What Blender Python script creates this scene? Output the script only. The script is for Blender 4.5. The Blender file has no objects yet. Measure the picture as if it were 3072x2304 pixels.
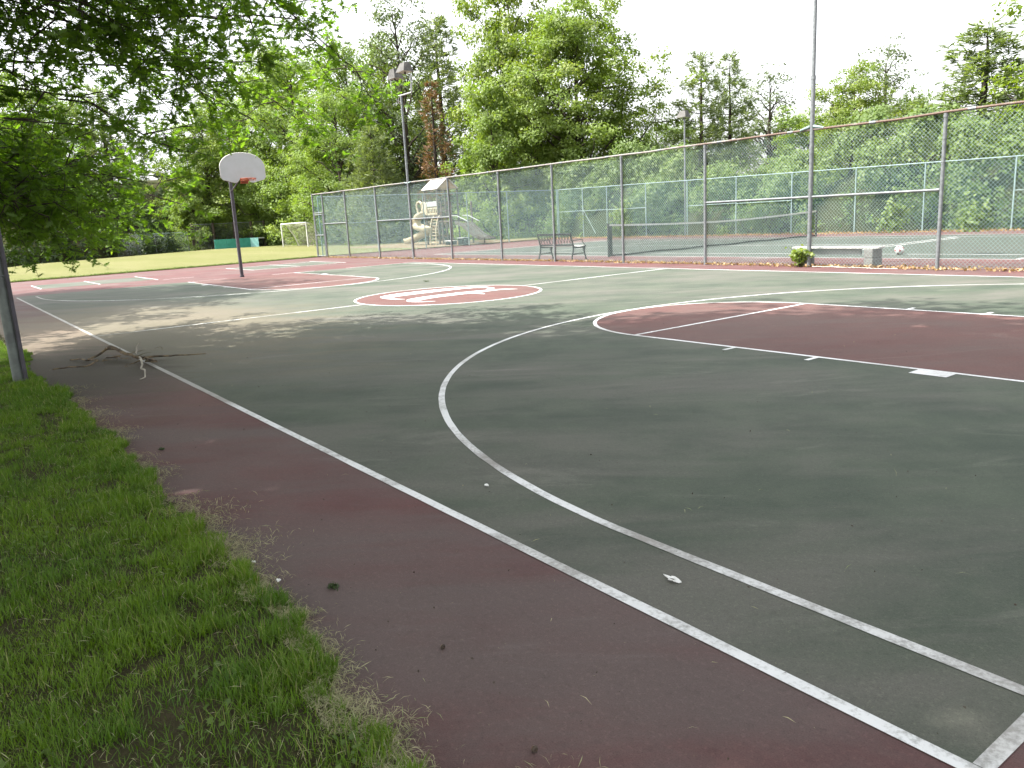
import bpy, math, random
import numpy as np
from mathutils import Vector, Matrix

# ------------------------------------------------------------------ camera, light, exposure
SC = bpy.context.scene
COL = SC.collection
cam_d = bpy.data.cameras.new("camera")
cam_d.sensor_width = 36.0
cam_d.lens = 36.0 * 2340.17 / 3072
cam_d.clip_start = 0.05
cam_d.clip_end = 2000
cam = bpy.data.objects.new("camera", cam_d)
COL.objects.link(cam)
_yaw, _pitch, _roll = -0.63174, -0.20966, -0.05472
_f = Vector((math.cos(_yaw) * math.cos(_pitch), math.sin(_yaw) * math.cos(_pitch), math.sin(_pitch)))
_r = Vector((math.sin(_yaw), -math.cos(_yaw), 0.0))
_u = _r.cross(_f)
_r2 = _r * math.cos(_roll) + _u * math.sin(_roll)
_u2 = _u * math.cos(_roll) - _r * math.sin(_roll)
_m = Matrix((( _r2.x, _u2.x, -_f.x, -0.719), (_r2.y, _u2.y, -_f.y, 1.919), (_r2.z, _u2.z, -_f.z, 1.437), (0, 0, 0, 1)))
cam.matrix_world = _m
SC.camera = cam

SUN_EL = math.radians(55)
SUN_AZ = math.atan2(0.50, 0.86)          # clockwise from +Y
world = bpy.data.worlds.new("World")
SC.world = world
world.use_nodes = True
wn = world.node_tree.nodes
wl = world.node_tree.links
sky = wn.new("ShaderNodeTexSky")
sky.sky_type = 'NISHITA'
sky.sun_disc = False
sky.sun_elevation = SUN_EL
sky.sun_rotation = SUN_AZ
sky.air_density = 1.0
sky.dust_density = 4.0
sky.ozone_density = 1.0
hsv = wn.new("ShaderNodeHueSaturation")            # hazy, nearly white summer sky
hsv.inputs["Saturation"].default_value = 0.13
hsv.inputs["Value"].default_value = 1.5
wl.new(sky.outputs[0], hsv.inputs["Color"])
wl.new(hsv.outputs[0], wn["Background"].inputs[0])
wn["Background"].inputs[1].default_value = 0.15

sun_d = bpy.data.lights.new("sun", 'SUN')
sun_d.energy = 5.0
sun_d.angle = math.radians(0.55)
sun_d.color = (1.0, 0.95, 0.86)
sun = bpy.data.objects.new("sun", sun_d)
COL.objects.link(sun)
_sd = Vector((math.sin(SUN_AZ) * math.cos(SUN_EL), math.cos(SUN_AZ) * math.cos(SUN_EL), math.sin(SUN_EL)))
sun.rotation_euler = (-_sd).to_track_quat('-Z', 'Y').to_euler()
sun.location = (0, 0, 40)

SC.view_settings.view_transform = 'Standard'
SC.view_settings.look = 'None'
SC.view_settings.exposure = 1.30
SC.view_settings.gamma = 1.0
SC.render.engine = 'CYCLES'
SC.cycles.max_bounces = 9
SC.cycles.diffuse_bounces = 6
SC.cycles.glossy_bounces = 2
SC.cycles.transmission_bounces = 6
SC.cycles.caustics_reflective = False
SC.cycles.caustics_refractive = False
SC.cycles.use_denoising = True

RNG = np.random.default_rng(7)
random.seed(7)

# ------------------------------------------------------------------ material helpers
def new_mat(name):
    m = bpy.data.materials.new(name)
    m.use_nodes = True
    nt = m.node_tree
    return m, nt, nt.nodes, nt.links, nt.nodes["Principled BSDF"]

class N:
    """small node-building shorthand"""
    def __init__(s, nt):
        s.nt = nt; s.n = nt.nodes; s.l = nt.links
        s.geo = s.n.new("ShaderNodeNewGeometry")
    def _set(s, sock, v):
        if hasattr(v, 'is_output'): s.l.new(v, sock)
        elif isinstance(v, (tuple, list)) and len(v) == 3 and sock.type == 'RGBA': sock.default_value = (*v, 1)
        else: sock.default_value = v
    def pos(s, scale=(1, 1, 1), rot=(0, 0, 0), local=False):
        mp = s.n.new("ShaderNodeMapping")
        if local:
            tc = s.n.new("ShaderNodeTexCoord"); s.l.new(tc.outputs["Object"], mp.inputs[0])
        else:
            s.l.new(s.geo.outputs["Position"], mp.inputs[0])
        mp.inputs["Scale"].default_value = scale
        mp.inputs["Rotation"].default_value = rot
        return mp.outputs[0]
    def noise(s, scale, vec=None, detail=4, rough=.55, dist=0.0):
        t = s.n.new("ShaderNodeTexNoise")
        t.inputs["Scale"].default_value = scale; t.inputs["Detail"].default_value = detail
        t.inputs["Roughness"].default_value = rough; t.inputs["Distortion"].default_value = dist
        s.l.new(vec if vec is not None else s.geo.outputs["Position"], t.inputs["Vector"])
        return t.outputs["Fac"]
    def ramp(s, v, a, b, smooth=True):
        r = s.n.new("ShaderNodeMapRange")
        r.interpolation_type = 'SMOOTHSTEP' if smooth else 'LINEAR'
        s._set(r.inputs["Value"], v); r.inputs["From Min"].default_value = a; r.inputs["From Max"].default_value = b
        return r.outputs[0]
    def math(s, op, a, b=None):
        m = s.n.new("ShaderNodeMath"); m.operation = op; m.use_clamp = False
        s._set(m.inputs[0], a)
        if b is not None: s._set(m.inputs[1], b)
        return m.outputs[0]
    def mix(s, f, a, b, mode='MIX'):
        m = s.n.new("ShaderNodeMix"); m.data_type = 'RGBA'; m.blend_type = mode
        s._set(m.inputs["Factor"], f); s._set(m.inputs["A"], a); s._set(m.inputs["B"], b)
        return m.outputs["Result"]
    def xyz(s):
        x = s.n.new("ShaderNodeSeparateXYZ"); s.l.new(s.geo.outputs["Position"], x.inputs[0]); return x.outputs
    def attr(s, name):
        a = s.n.new("ShaderNodeAttribute"); a.attribute_name = name; return a.outputs["Fac"]
    def rnd(s):
        o = s.n.new("ShaderNodeObjectInfo"); return o.outputs["Random"]
    def bump(s, h, strength, dist=.01):
        b = s.n.new("ShaderNodeBump"); b.inputs["Strength"].default_value = strength; b.inputs["Distance"].default_value = dist
        s.l.new(h, b.inputs["Height"]); return b.outputs[0]
    def sc(s, c, v):     # colour * scalar
        return s.mix(1.0, c, v, 'MULTIPLY')

def simple(name, c1, c2=None, scale=8.0, rough=.6, metal=0.0, bump=0.0, spec=.4, stretch=(1, 1, 1), lo=.35, hi=.65, grain=0.0):
    m, nt, n, l, p = new_mat(name); k = N(nt)
    v = k.pos(stretch)
    if c2 is None: c2 = tuple(x * .7 for x in c1)
    f = k.ramp(k.noise(scale, v, 5, .6), lo, hi)
    c = k.mix(f, c1, c2)
    if grain:
        g = k.noise(scale * 25, v, 2)
        c = k.mix(k.math('MULTIPLY', k.ramp(g, .4, .75), grain), c, tuple(x * .35 for x in c1))
    l.new(c, p.inputs["Base Color"])
    p.inputs["Roughness"].default_value = rough; p.inputs["Metallic"].default_value = metal
    p.inputs["Specular IOR Level"].default_value = spec
    if bump: l.new(k.bump(k.noise(scale * 4, v, 4), bump), p.inputs["Normal"])
    return m

def court_paint(name, c1, c2, film, amount, white=False):
    """painted asphalt with a washed-in film of grey silt, swept by rain towards one side"""
    m, nt, n, l, p = new_mat(name); k = N(nt)
    warp = k.noise(.55, None, 3)
    base = k.mix(k.ramp(k.noise(1.3, None, 5, .6), .3, .7), c1, c2)
    mp = n.new("ShaderNodeMapping"); mp.vector_type = 'TEXTURE'      # streaks run with the fall of the court
    l.new(k.geo.outputs["Position"], mp.inputs[0])
    mp.inputs["Rotation"].default_value = (0, 0, math.radians(50)); mp.inputs["Scale"].default_value = (2.6, .85, 1)
    vs = mp.outputs[0]
    d1 = k.noise(.62, vs, 8, .6, .5)
    d2 = k.noise(2.0, vs, 7, .66, .9)
    x, y, z = k.xyz()
    edge = k.math('MULTIPLY', k.ramp(y, -.9, .9), .10)             # silt lies thicker along the lawn
    film_f = k.math('ADD', k.math('ADD', k.math('MULTIPLY', d1, .66), k.math('MULTIPLY', d2, .36)), edge)
    ff = k.math('MULTIPLY', k.ramp(film_f, .42, .68), amount)
    c = k.mix(ff, base, film)
    wisp = k.math('MULTIPLY', k.ramp(k.noise(1.1, vs, 8, .7, 1.4), .56, .72), .38)      # pale dried puddle edges
    c = k.mix(wisp, c, tuple(min(1, v * 1.75) for v in film))
    # tan silt washed out over the low corner by the half-way line
    dx = k.math('MULTIPLY', k.math('SUBTRACT', x, 13.2), .15)
    dy = k.math('MULTIPLY', k.math('SUBTRACT', y, -.6), .30)
    rr = k.math('SQRT', k.math('ADD', k.math('MULTIPLY', dx, dx), k.math('MULTIPLY', dy, dy)))
    tan = k.math('MULTIPLY', k.ramp(k.math('ADD', rr, k.math('MULTIPLY', k.math('SUBTRACT', d2, .5), 1.6)), 1.15, .35), .75 if not white else .35)
    c = k.mix(tan, c, (.135, .113, .078))
    # dark leaf-mould stain where the branch lies
    ex = k.math('MULTIPLY', k.math('SUBTRACT', x, 9.3), .36)
    ey = k.math('MULTIPLY', k.math('SUBTRACT', y, .75), .85)
    er = k.math('SQRT', k.math('ADD', k.math('MULTIPLY', ex, ex), k.math('MULTIPLY', ey, ey)))
    st = k.math('MULTIPLY', k.ramp(k.math('ADD', er, k.math('MULTIPLY', k.math('SUBTRACT', d2, .5), 1.5)), 1.15, .35), .8)
    c = k.mix(st, c, (.035, .029, .022))
    g = k.noise(210, None, 2, .7)
    g2 = k.noise(60, None, 3, .7)
    c = k.mix(k.math('MULTIPLY', k.ramp(g, .45, .70), .5), c, k.sc(c, (.45, .45, .45)))
    c = k.mix(k.math('MULTIPLY', k.ramp(g2, .50, .72), .5), c, k.sc(c, (1.6, 1.56, 1.5)))
    g3 = k.noise(24, None, 4, .7)
    c = k.mix(k.math('MULTIPLY', k.ramp(g3, .5, .72), .35), c, k.sc(c, (.6, .6, .6)))
    # hairline cracks and pinholes
    vo = n.new("ShaderNodeTexVoronoi"); vo.feature = 'DISTANCE_TO_EDGE'; vo.inputs["Scale"].default_value = .33
    wv = n.new("ShaderNodeVectorMath"); wv.operation = 'ADD'
    nz = n.new("ShaderNodeTexNoise"); nz.inputs["Scale"].default_value = 2.2; nz.inputs["Detail"].default_value = 5
    l.new(k.geo.outputs["Position"], nz.inputs["Vector"]); l.new(nz.outputs["Color"], wv.inputs[0]); l.new(k.geo.outputs["Position"], wv.inputs[1])
    l.new(wv.outputs[0], vo.inputs["Vector"])
    crack = k.math('MULTIPLY', k.ramp(vo.outputs[0], .0042, .0012), k.ramp(k.noise(.5, None, 2), .53, .62))
    c = k.mix(k.math('MULTIPLY', crack, .0), c, (.03, .028, .026))
    l.new(c, p.inputs["Base Color"])
    p.inputs["Roughness"].default_value = .78
    p.inputs["Specular IOR Level"].default_value = .35
    l.new(k.bump(g, .35, .004), p.inputs["Normal"])
    return m

def line_paint(name, worn=1.0):
    m, nt, n, l, p = new_mat(name); k = N(nt)
    w = k.noise(9, None, 6, .68); w2 = k.noise(55, None, 4, .7); big = k.noise(.9, None, 4, .6)
    x, y, z = k.xyz()
    near = k.ramp(y, -1.2, .4)
    wear = k.ramp(k.math('ADD', k.math('ADD', k.math('MULTIPLY', w, .5), k.math('MULTIPLY', w2, .5)), k.math('MULTIPLY', k.math('SUBTRACT', big, .5), .6)), .45, .66)
    wear = k.math('MULTIPLY', wear, k.math('ADD', k.math('MULTIPLY', k.ramp(y, -7.5, -2.0), .75), .25))
    c = k.mix(k.math('MULTIPLY', wear, .72 * worn), (.66, .67, .68), (.17, .17, .16))
    lx = k.math('MULTIPLY', k.ramp(x, 5.0, 8.0), near)            # the near sideline is worn and silted further down
    c = k.mix(k.math('MULTIPLY', k.ramp(k.math('ADD', big, k.math('MULTIPLY', lx, .55)), .42, .78), .78 * worn), c, (.20, .185, .165))
    l.new(c, p.inputs["Base Color"]); p.inputs["Roughness"].default_value = .7
    return m

def leaf_mat(name, c1, c2, c3, trans=.5, gloss=.03, rough=.6):
    m, nt, n, l, p = new_mat(name); k = N(nt)
    n.remove(p)
    t = k.attr("tint")
    c = k.mix(k.ramp(t, 0, .6, False), c1, c2)
    c = k.mix(k.ramp(t, .7, 1.0, False), c, c3)
    big = k.noise(.35, None, 3)
    c = k.mix(k.math('MULTIPLY', k.ramp(big, .35, .7), .45), c, k.sc(c, (.72, .82, .75)))
    rn = k.rnd()
    c = k.mix(k.math('MULTIPLY', rn, .30), c, k.sc(c, (.85, 1.0, 1.1)))
    d = n.new("ShaderNodeBsdfDiffuse"); l.new(c, d.inputs[0])
    tr = n.new("ShaderNodeBsdfTranslucent")
    l.new(k.sc(c, (1.12, 1.15, .40)), tr.inputs[0])
    mx = n.new("ShaderNodeMixShader"); mx.inputs[0].default_value = trans
    l.new(d.outputs[0], mx.inputs[1]); l.new(tr.outputs[0], mx.inputs[2])
    g = n.new("ShaderNodeBsdfGlossy"); g.inputs["Roughness"].default_value = rough; g.inputs[0].default_value = (1, 1, 1, 1)
    m2 = n.new("ShaderNodeMixShader"); m2.inputs[0].default_value = gloss
    l.new(mx.outputs[0], m2.inputs[1]); l.new(g.outputs[0], m2.inputs[2])
    l.new(m2.outputs[0], n["Material Output"].inputs[0])
    return m

M = {}
M['red'] = court_paint('red court paint', (.080, .027, .028), (.108, .044, .043), (.094, .082, .077), .68)
M['key'] = court_paint('red key paint', (.092, .039, .036), (.110, .051, .046), (.096, .076, .068), .6)
M['green'] = court_paint('green court paint', (.037, .052, .037), (.064, .080, .057), (.102, .099, .086), .95)
M['tgreen'] = court_paint('tennis green paint', (.040, .053, .043), (.050, .062, .050), (.056, .055, .049), .5)
M['line'] = line_paint('white line paint')
M['emblem'] = line_paint('fresh white emblem paint', .1)
M['galv'] = simple('galvanised steel', (.20, .215, .225), (.14, .15, .16), 14, .55, .35, 0, .5)
M['bracket'] = simple('bright galvanised bracket', (.42, .43, .44), (.34, .35, .36), 10, .5, .1)
M['wire'] = simple('galvanised wire', (.20, .275, .275), (.165, .22, .225), 6, .5, .2)
M['greenwire'] = simple('green coated wire', (.075, .165, .155), (.10, .195, .19), 5, .5, 0)
M['paleteal'] = simple('weathered teal coated steel', (.22, .30, .30), (.17, .24, .24), 5, .5, 0)
def rail_mat():
    m, nt, n, l, p = new_mat('rusty rail'); k = N(nt); x, y, z = k.xyz()
    f = k.math('ADD', k.noise(2.2, None, 5, .65), k.math('MULTIPLY', k.ramp(x, 17, 7), .26))
    c = k.mix(k.ramp(f, .52, .74), (.21, .195, .18), (.105, .064, .046))
    l.new(c, p.inputs["Base Color"]); p.inputs["Roughness"].default_value = .7
    return m
M['rust'] = rail_mat()
M['pole'] = simple('weathered green-grey steel', (.16, .18, .165), (.11, .12, .115), 7, .6, .2, .05)
M['darkpole'] = simple('dark painted pole', (.085, .078, .095), (.06, .055, .065), 9, .55, .2)
M['board'] = simple('white enamelled backboard', (.50, .51, .53), (.47, .48, .49), 3, .45)
M['orange'] = simple('orange rim paint', (.42, .10, .035), (.30, .07, .03), 20, .5)
M['iron'] = simple('dark cast iron', (.012, .012, .013), (.022, .019, .018), 30, .5, .3)
M['white'] = simple('weathered white paint', (.62, .62, .60), (.48, .48, .45), 12, .6)
M['concrete'] = simple('concrete block', (.25, .245, .235), (.17, .165, .155), 22, .9, 0, .3, .2, grain=.5)
M['lamp'] = simple('grey lamp housing', (.075, .072, .066), (.05, .048, .045), 6, .6, .1)
M['lens'] = simple('lamp glass', (.55, .56, .55), (.48, .49, .48), 6, .25)
M['cream'] = simple('cream plastic', (.44, .38, .26), (.38, .32, .21), 4, .45)
M['roofw'] = simple('pale roof sheet', (.52, .49, .48), (.46, .43, .41), 4, .5)
M['gable'] = simple('tan plastic', (.42, .31, .19), (.36, .26, .16), 4, .5)
M['brownpost'] = simple('brown steel', (.11, .075, .062), (.085, .06, .05), 9, .5)
M['tanramp'] = simple('tan worn plastic', (.075, .065, .053), (.06, .05, .042), 4, .6)
M['greypanel'] = simple('grey panel', (.34, .36, .36), (.30, .32, .32), 4, .6)
M['teal'] = simple('teal painted boards', (.035, .24, .20), (.055, .30, .26), 3.0, .55)
M['palet'] = simple('pale teal boards', (.20, .44, .42), (.26, .50, .47), 3.0, .55)
M['wood'] = simple('dark weathered timber', (.065, .048, .036), (.04, .03, .022), 6, .85, 0, .4)
M['bark'] = simple('grey brown bark', (.075, .060, .048), (.042, .034, .028), 9, .9, 0, .5, .2, (1, 1, .25))
M['pinebark'] = simple('dark pine bark', (.045, .035, .03), (.03, .024, .02), 9, .9, 0, .5, .2, (1, 1, .3))
M['deadwood'] = simple('dead branch bark', (.17, .125, .075), (.05, .038, .028), 9, .85, 0, .4, .3)
M['palewood'] = simple('bleached twig', (.36, .33, .28), (.24, .215, .18), 14, .85)
M['net'] = simple('black net cord', (.025, .028, .028), (.04, .042, .04), 10, .8)
M['cord'] = simple('white cord', (.66, .63, .58), (.5, .48, .43), 20, .7)
M['ballw'] = simple('scuffed white ball', (.80, .78, .77), (.66, .64, .62), 20, .5)
M['ballr'] = simple('ball patch', (.33, .09, .10), (.22, .06, .07), 20, .5)
M['acorn'] = simple('brown acorn', (.10, .055, .03), (.06, .035, .02), 60, .5)
M['scrap'] = simple('white scrap', (.78, .78, .77), (.62, .62, .60), 60, .8)

M['oakleaf'] = leaf_mat('oak leaf', (.110, .205, .022), (.150, .255, .028), (.205, .29, .038), .64, .025)
M['maple'] = leaf_mat('maple leaf', (.128, .195, .028), (.175, .240, .036), (.235, .270, .044), .5, .025)
M['ash'] = leaf_mat('ash leaf', (.145, .222, .040), (.195, .272, .056), (.25, .300, .075), .5, .025)
M['wispy'] = leaf_mat('birch leaf', (.085, .12, .055), (.12, .155, .075), (.15, .18, .10), .4, .025)
M['pine'] = leaf_mat('pine needles', (.120, .165, .065), (.170, .215, .085), (.21, .245, .10), .5, .025)
M['brownneedle'] = leaf_mat('dead brown needles', (.13, .062, .030), (.17, .095, .045), (.11, .115, .04), .3, .025)
M['vine'] = leaf_mat('vine leaf', (.075, .135, .024), (.112, .172, .034), (.150, .195, .048), .42, .025)
M['darkleaf'] = leaf_mat('undergrowth leaf', (.028, .050, .015), (.042, .070, .020), (.06, .09, .03), .35, .025)
M['blade'] = leaf_mat('grass blade', (.052, .132, .003), (.140, .232, .006), (.32, .29, .13), .4, .025)
M['straw'] = leaf_mat('dry clippings', (.30, .28, .16), (.40, .36, .22), (.22, .26, .11), .2, .025)
M['litter'] = leaf_mat('dry leaf', (.24, .13, .06), (.34, .22, .11), (.40, .30, .17), .2, .025)

def grass_ground(name, c1, c2, c3, s=1.0):
    m, nt, n, l, p = new_mat(name); k = N(nt)
    vs = k.pos((.25, 1.0, 1), (0, 0, math.radians(-12)))
    c = k.mix(k.ramp(k.noise(.35 * s, vs, 5, .6), .35, .65), c1, c2)
    c = k.mix(k.math('MULTIPLY', k.ramp(k.noise(2.2, None, 6, .65), .5, .75), .55), c, c3)
    g = k.noise(38, None, 4, .75)
    c = k.mix(k.math('MULTIPLY', k.ramp(g, .42, .7), .5), c, k.sc(c, (.45, .5, .4)))
    l.new(c, p.inputs["Base Color"]); p.inputs["Roughness"].default_value = .95; p.inputs["Specular IOR Level"].default_value = .1
    l.new(k.bump(g, .8, .05), p.inputs["Normal"])
    return m
M['field'] = grass_ground('mown field', (.140, .146, .056), (.166, .162, .074), (.122, .138, .048))
M['soil'] = grass_ground('lawn soil', (.045, .045, .020), (.06, .052, .028), (.10, .075, .05), 2)
M['forest'] = grass_ground('forest floor', (.035, .04, .016), (.05, .05, .022), (.06, .045, .025))
M['mulch'] = simple('wood mulch', (.22, .17, .11), (.14, .11, .07), 10, .95, 0, .5, .1, grain=.5)

# ------------------------------------------------------------------ mesh helpers
def tag(o, label=None, cat=None, group=None, kind=None):
    if label: o['label'] = label
    if cat: o['category'] = cat
    if group: o['group'] = group
    if kind: o['kind'] = kind
    return o

def thing(name, label, cat, loc=(0, 0, 0), group=None):
    o = bpy.data.objects.new(name, None); COL.objects.link(o)
    o.location = loc; o.empty_display_size = .2
    return tag(o, label, cat, group)

def link_mesh(me, name, mat, parent=None, smooth=False):
    if mat: me.materials.append(mat)
    if smooth: me.polygons.foreach_set('use_smooth', [True] * len(me.polygons))
    o = bpy.data.objects.new(name, me); COL.objects.link(o)
    if parent: o.parent = parent
    return o

class MB:
    def __init__(s, origin=(0, 0, 0)):
        s.v = []; s.f = []; s.o = Vector(origin); s.sm = []
    def add(s, vs, fs, sm=False):
        b = len(s.v)
        s.v += [tuple(Vector(v) - s.o) for v in vs]
        s.f += [tuple(i + b for i in f) for f in fs]; s.sm += [sm] * len(fs)
        return s
    def box(s, a, b, bev=0.0):
        (x0, y0, z0), (x1, y1, z1) = a, b
        if bev <= 0:
            vs = [(x0, y0, z0), (x1, y0, z0), (x1, y1, z0), (x0, y1, z0), (x0, y0, z1), (x1, y0, z1), (x1, y1, z1), (x0, y1, z1)]
            return s.add(vs, [(0, 3, 2, 1), (4, 5, 6, 7), (0, 1, 5, 4), (1, 2, 6, 5), (2, 3, 7, 6), (3, 0, 4, 7)])
        e = bev; vs = []; rings = [(z0, e), (z0 + e, 0), (z1 - e, 0), (z1, e)]
        for z, i in rings:
            q = e if i == 0 else 2 * e
            vs += [(x0 + q, y0 + i, z), (x1 - q, y0 + i, z), (x1 - i, y0 + q, z), (x1 - i, y1 - q, z), (x1 - q, y1 - i, z), (x0 + q, y1 - i, z), (x0 + i, y1 - q, z), (x0 + i, y0 + q, z)]
        fs = [tuple(range(7, -1, -1)), tuple(range(24, 32))]
        for r in range(3):
            for i in range(8):
                j = (i + 1) % 8; fs.append((r * 8 + i, r * 8 + j, r * 8 + 8 + j, r * 8 + 8 + i))
        return s.add(vs, fs)
    def tube(s, pts, rad, n=8, caps=True, sm=True):
        pts = [Vector(p) for p in pts]
        if not hasattr(rad, '__len__'): rad = [rad] * len(pts)
        vs = []; fs = []; up = None
        for i, p in enumerate(pts):
            t = (pts[min(i + 1, len(pts) - 1)] - pts[max(i - 1, 0)]).normalized()
            if up is None:
                up = Vector((0, 0, 1)) if abs(t.z) < .9 else Vector((1, 0, 0))
            a = t.cross(up).normalized(); b = t.cross(a).normalized(); up = -b if False else up - t * up.dot(t)
            if up.length < 1e-4: up = a
            for k in range(n):
                w = 2 * math.pi * k / n
                vs.append(p + (a * math.cos(w) + b * math.sin(w)) * rad[i])
        for i in range(len(pts) - 1):
            for k in range(n):
                j = (k + 1) % n; fs.append((i * n + k, i * n + n + k, i * n + n + j, i * n + j))
        s.add(vs, fs, sm)
        if caps:
            s.add(vs[:n], [tuple(range(n))]); s.add(vs[-n:], [tuple(range(n - 1, -1, -1))])
        return s
    def prism(s, poly, thick):                      # poly: 3-d outline, thick: vector
        n = len(poly); t = Vector(thick)
        vs = [Vector(p) for p in poly] + [Vector(p) + t for p in poly]
        fs = [tuple(range(n - 1, -1, -1)), tuple(range(n, 2 * n))] + [(i, (i + 1) % n, n + (i + 1) % n, n + i) for i in range(n)]
        return s.add(vs, fs)
    def sheet(s, poly, z):
        return s.add([(p[0], p[1], z) for p in poly], [tuple(range(len(poly)))])
    def build(s, name, mat, parent=None):
        me = bpy.data.meshes.new(name); me.from_pydata(s.v, [], s.f); me.update()
        me.polygons.foreach_set('use_smooth', s.sm)
        o = link_mesh(me, name, mat, parent)
        return o

def leaf_object(name, C, Nn, size, tint, mat, parent=None, shape='kite', aspect=.62, up=None, rng=None):
    """one mesh of many leaves; C centres, Nn normals, size lengths"""
    rng = rng or RNG
    n = len(C)
    Nn = Nn / (np.linalg.norm(Nn, axis=1, keepdims=True) + 1e-9)
    if up is None:
        A = rng.normal(size=(n, 3))
    else:
        A = np.asarray(up, float)
        if A.ndim == 1: A = np.tile(A, (n, 1))
    A = A - (A * Nn).sum(1, keepdims=True) * Nn
    A /= (np.linalg.norm(A, axis=1, keepdims=True) + 1e-9)
    B = np.cross(Nn, A)
    if shape == 'kite':
        T = np.array([(-.5, 0, 0), (-.02, .5 * aspect, .10), (.5, 0, -.06), (-.02, -.5 * aspect, .10)])
    elif shape == 'oak':      # lobed pin-oak outline
        half = [(-.60, .012), (-.44, .03), (-.36, .20), (-.27, .05), (-.10, .36), (-.04, .07), (.16, .32), (.18, .06), (.34, .17)]
        T = np.array([(x, y, .10 * abs(y)) for x, y in half] + [(.5, 0, -.03)] + [(x, -y, .10 * abs(y)) for x, y in half[::-1]])
    elif shape == 'maple':
        half = [(-.55, .012), (-.40, .02), (-.42, .22), (-.20, .20), (-.02, .50), (.06, .22), (.28, .26), (.26, .10)]
        T = np.array([(x, y, .12 * abs(y)) for x, y in half] + [(.55, 0, -.05)] + [(x, -y, .12 * abs(y)) for x, y in half[::-1]])
    k = len(T)
    S = np.asarray(size, float).reshape(-1, 1, 1)
    V = C[:, None, :] + S * (T[None, :, 0:1] * A[:, None, :] + T[None, :, 1:2] * B[:, None, :] + T[None, :, 2:3] * Nn[:, None, :])
    me = bpy.data.meshes.new(name)
    me.vertices.add(n * k); me.loops.add(n * k); me.polygons.add(n)
    me.vertices.foreach_set('co', V.reshape(-1).astype(np.float32))
    me.loops.foreach_set('vertex_index', np.arange(n * k, dtype=np.int32))
    me.polygons.foreach_set('loop_start', np.arange(0, n * k, k, dtype=np.int32))
    me.update(calc_edges=True)
    at = me.attributes.new('tint', 'FLOAT', 'POINT')
    at.data.foreach_set('value', np.repeat(np.asarray(tint, np.float32), k))
    return link_mesh(me, name, mat, parent)

def unit(v): return v / (np.linalg.norm(v, axis=-1, keepdims=True) + 1e-9)

# ------------------------------------------------------------------ ground sheets
def struct(o): return tag(o, kind='structure')

def wobble_line(p0, p1, n, amp, rng):
    t = np.linspace(0, 1, n)
    d = np.array(p1) - np.array(p0); nn = np.array([-d[1], d[0]]) / np.linalg.norm(d)
    w = np.cumsum(rng.normal(size=n)) * .35
    w -= np.linspace(w[0], w[-1], n); w = w / (np.abs(w).max() + 1e-6) * .6 + rng.normal(size=n) * .35
    return [tuple(np.array(p0) + d * a + nn * amp * b) for a, b in zip(t, w)]

g = MB()
g.sheet([(-250, -300), (400, -300), (400, 300), (-250, 300)], -.06)
struct(g.build('ground', M['forest']))

r1 = np.random.default_rng(3)
g = MB()     # mown field beyond the courts, a few centimetres above the paving
edge_a = wobble_line((35.2, 3.0), (37.35, -14.3), 140, .10, r1)
fp = edge_a + [(37.9, -14.6), (38.0, -30.6), (38.2, -36), (60, -33), (72, -26.5), (78, -21.5), (74.3, -17.5), (70.5, -12.5), (66.8, -7.2), (64, -4), (59.6, -2.2), (57, 2), (55, 14), (34.5, 14)]
g.sheet(fp, .035)
g.add([(x, y, -.05) for x, y in edge_a] + [(x, y, .035) for x, y in edge_a], [(i, i + 1, 140 + i + 1, 140 + i) for i in range(139)])
struct(g.build('field', M['field']))

g = MB()
g.sheet([(-14, 1.25), (36.2, 1.25), (37.9, -14.2), (37.9, -30.9), (-14, -30.9)], 0.0)
struct(g.build('pavement', M['red']))

lawn_edge = [(x, 1.06 + .05 * min(1, max(0, 2.4 - x)) + .02 * math.sin(x * 2.1) + .03 * r1.normal() + (.10 if 8.2 < x < 10.6 else 0) + (.35 * (x - 11) / 24 if x > 11 else 0)) for x in np.arange(-14, 36, .09)]
g = MB()
g.sheet(lawn_edge + [(36, 40), (-14, 40)], .018)
struct(g.build('lawn', M['soil']))
g = MB()
g.sheet([(38.1, -20.8), (50, -20.8), (50, -29), (38.1, -29)], .045)
struct(g.build('playground_mulch', M['mulch']))

# ------------------------------------------------------------------ court markings
L, W = 25.30, 12.83
CY = -W / 2
LW_ = .0505
g = MB(); g.sheet([(0, 0), (L, 0), (L, -W), (0, -W)], .0012); struct(g.build('basketball_court_surface', M['green']))
g = MB(); g.sheet([(6.3, -16.66), (30.1, -16.66), (30.1, -27.64), (6.3, -27.64)], .0012); struct(g.build('tennis_court_surface', M['tgreen']))
g = MB()
for (a, b) in (((29.6, -8.24), (32.7, -12.0)), ((28.7, -1.05), (31.5, -4.45))):
    g.sheet([a, (b[0], a[1]), b, (a[0], b[1])], .0012)
struct(g.build('four_square_surface', M['green']))

def arc(cx, cy, r, a0, a1, n):
    return [(cx + r * math.cos(a), cy + r * math.sin(a)) for a in np.linspace(a0, a1, n)]

HW, FTD, FTR, R3, RIM, RC = 1.7735, 5.78, 1.81, 5.965, 1.6, 1.853
def key(mb, flip):
    fx = (lambda x: L - x) if flip else (lambda x: x)
    pts = [(0, CY - HW), (FTD, CY - HW)] + arc(FTD, CY, HW, -math.pi / 2, math.pi / 2, 40)[1:-1] + [(FTD, CY + HW), (0, CY + HW)]
    mb.sheet([(fx(x), y) for x, y in pts], .0022)
g = MB(); key(g, False); struct(g.build('free_throw_lane', M['key']))
g = MB(); key(g, True); struct(g.build('free_throw_lane', M['key']))
g = MB(); g.sheet(arc(L / 2, CY, RC, 0, 2 * math.pi, 81)[:-1], .0022); struct(g.build('center_circle_surface', M['key']))

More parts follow.
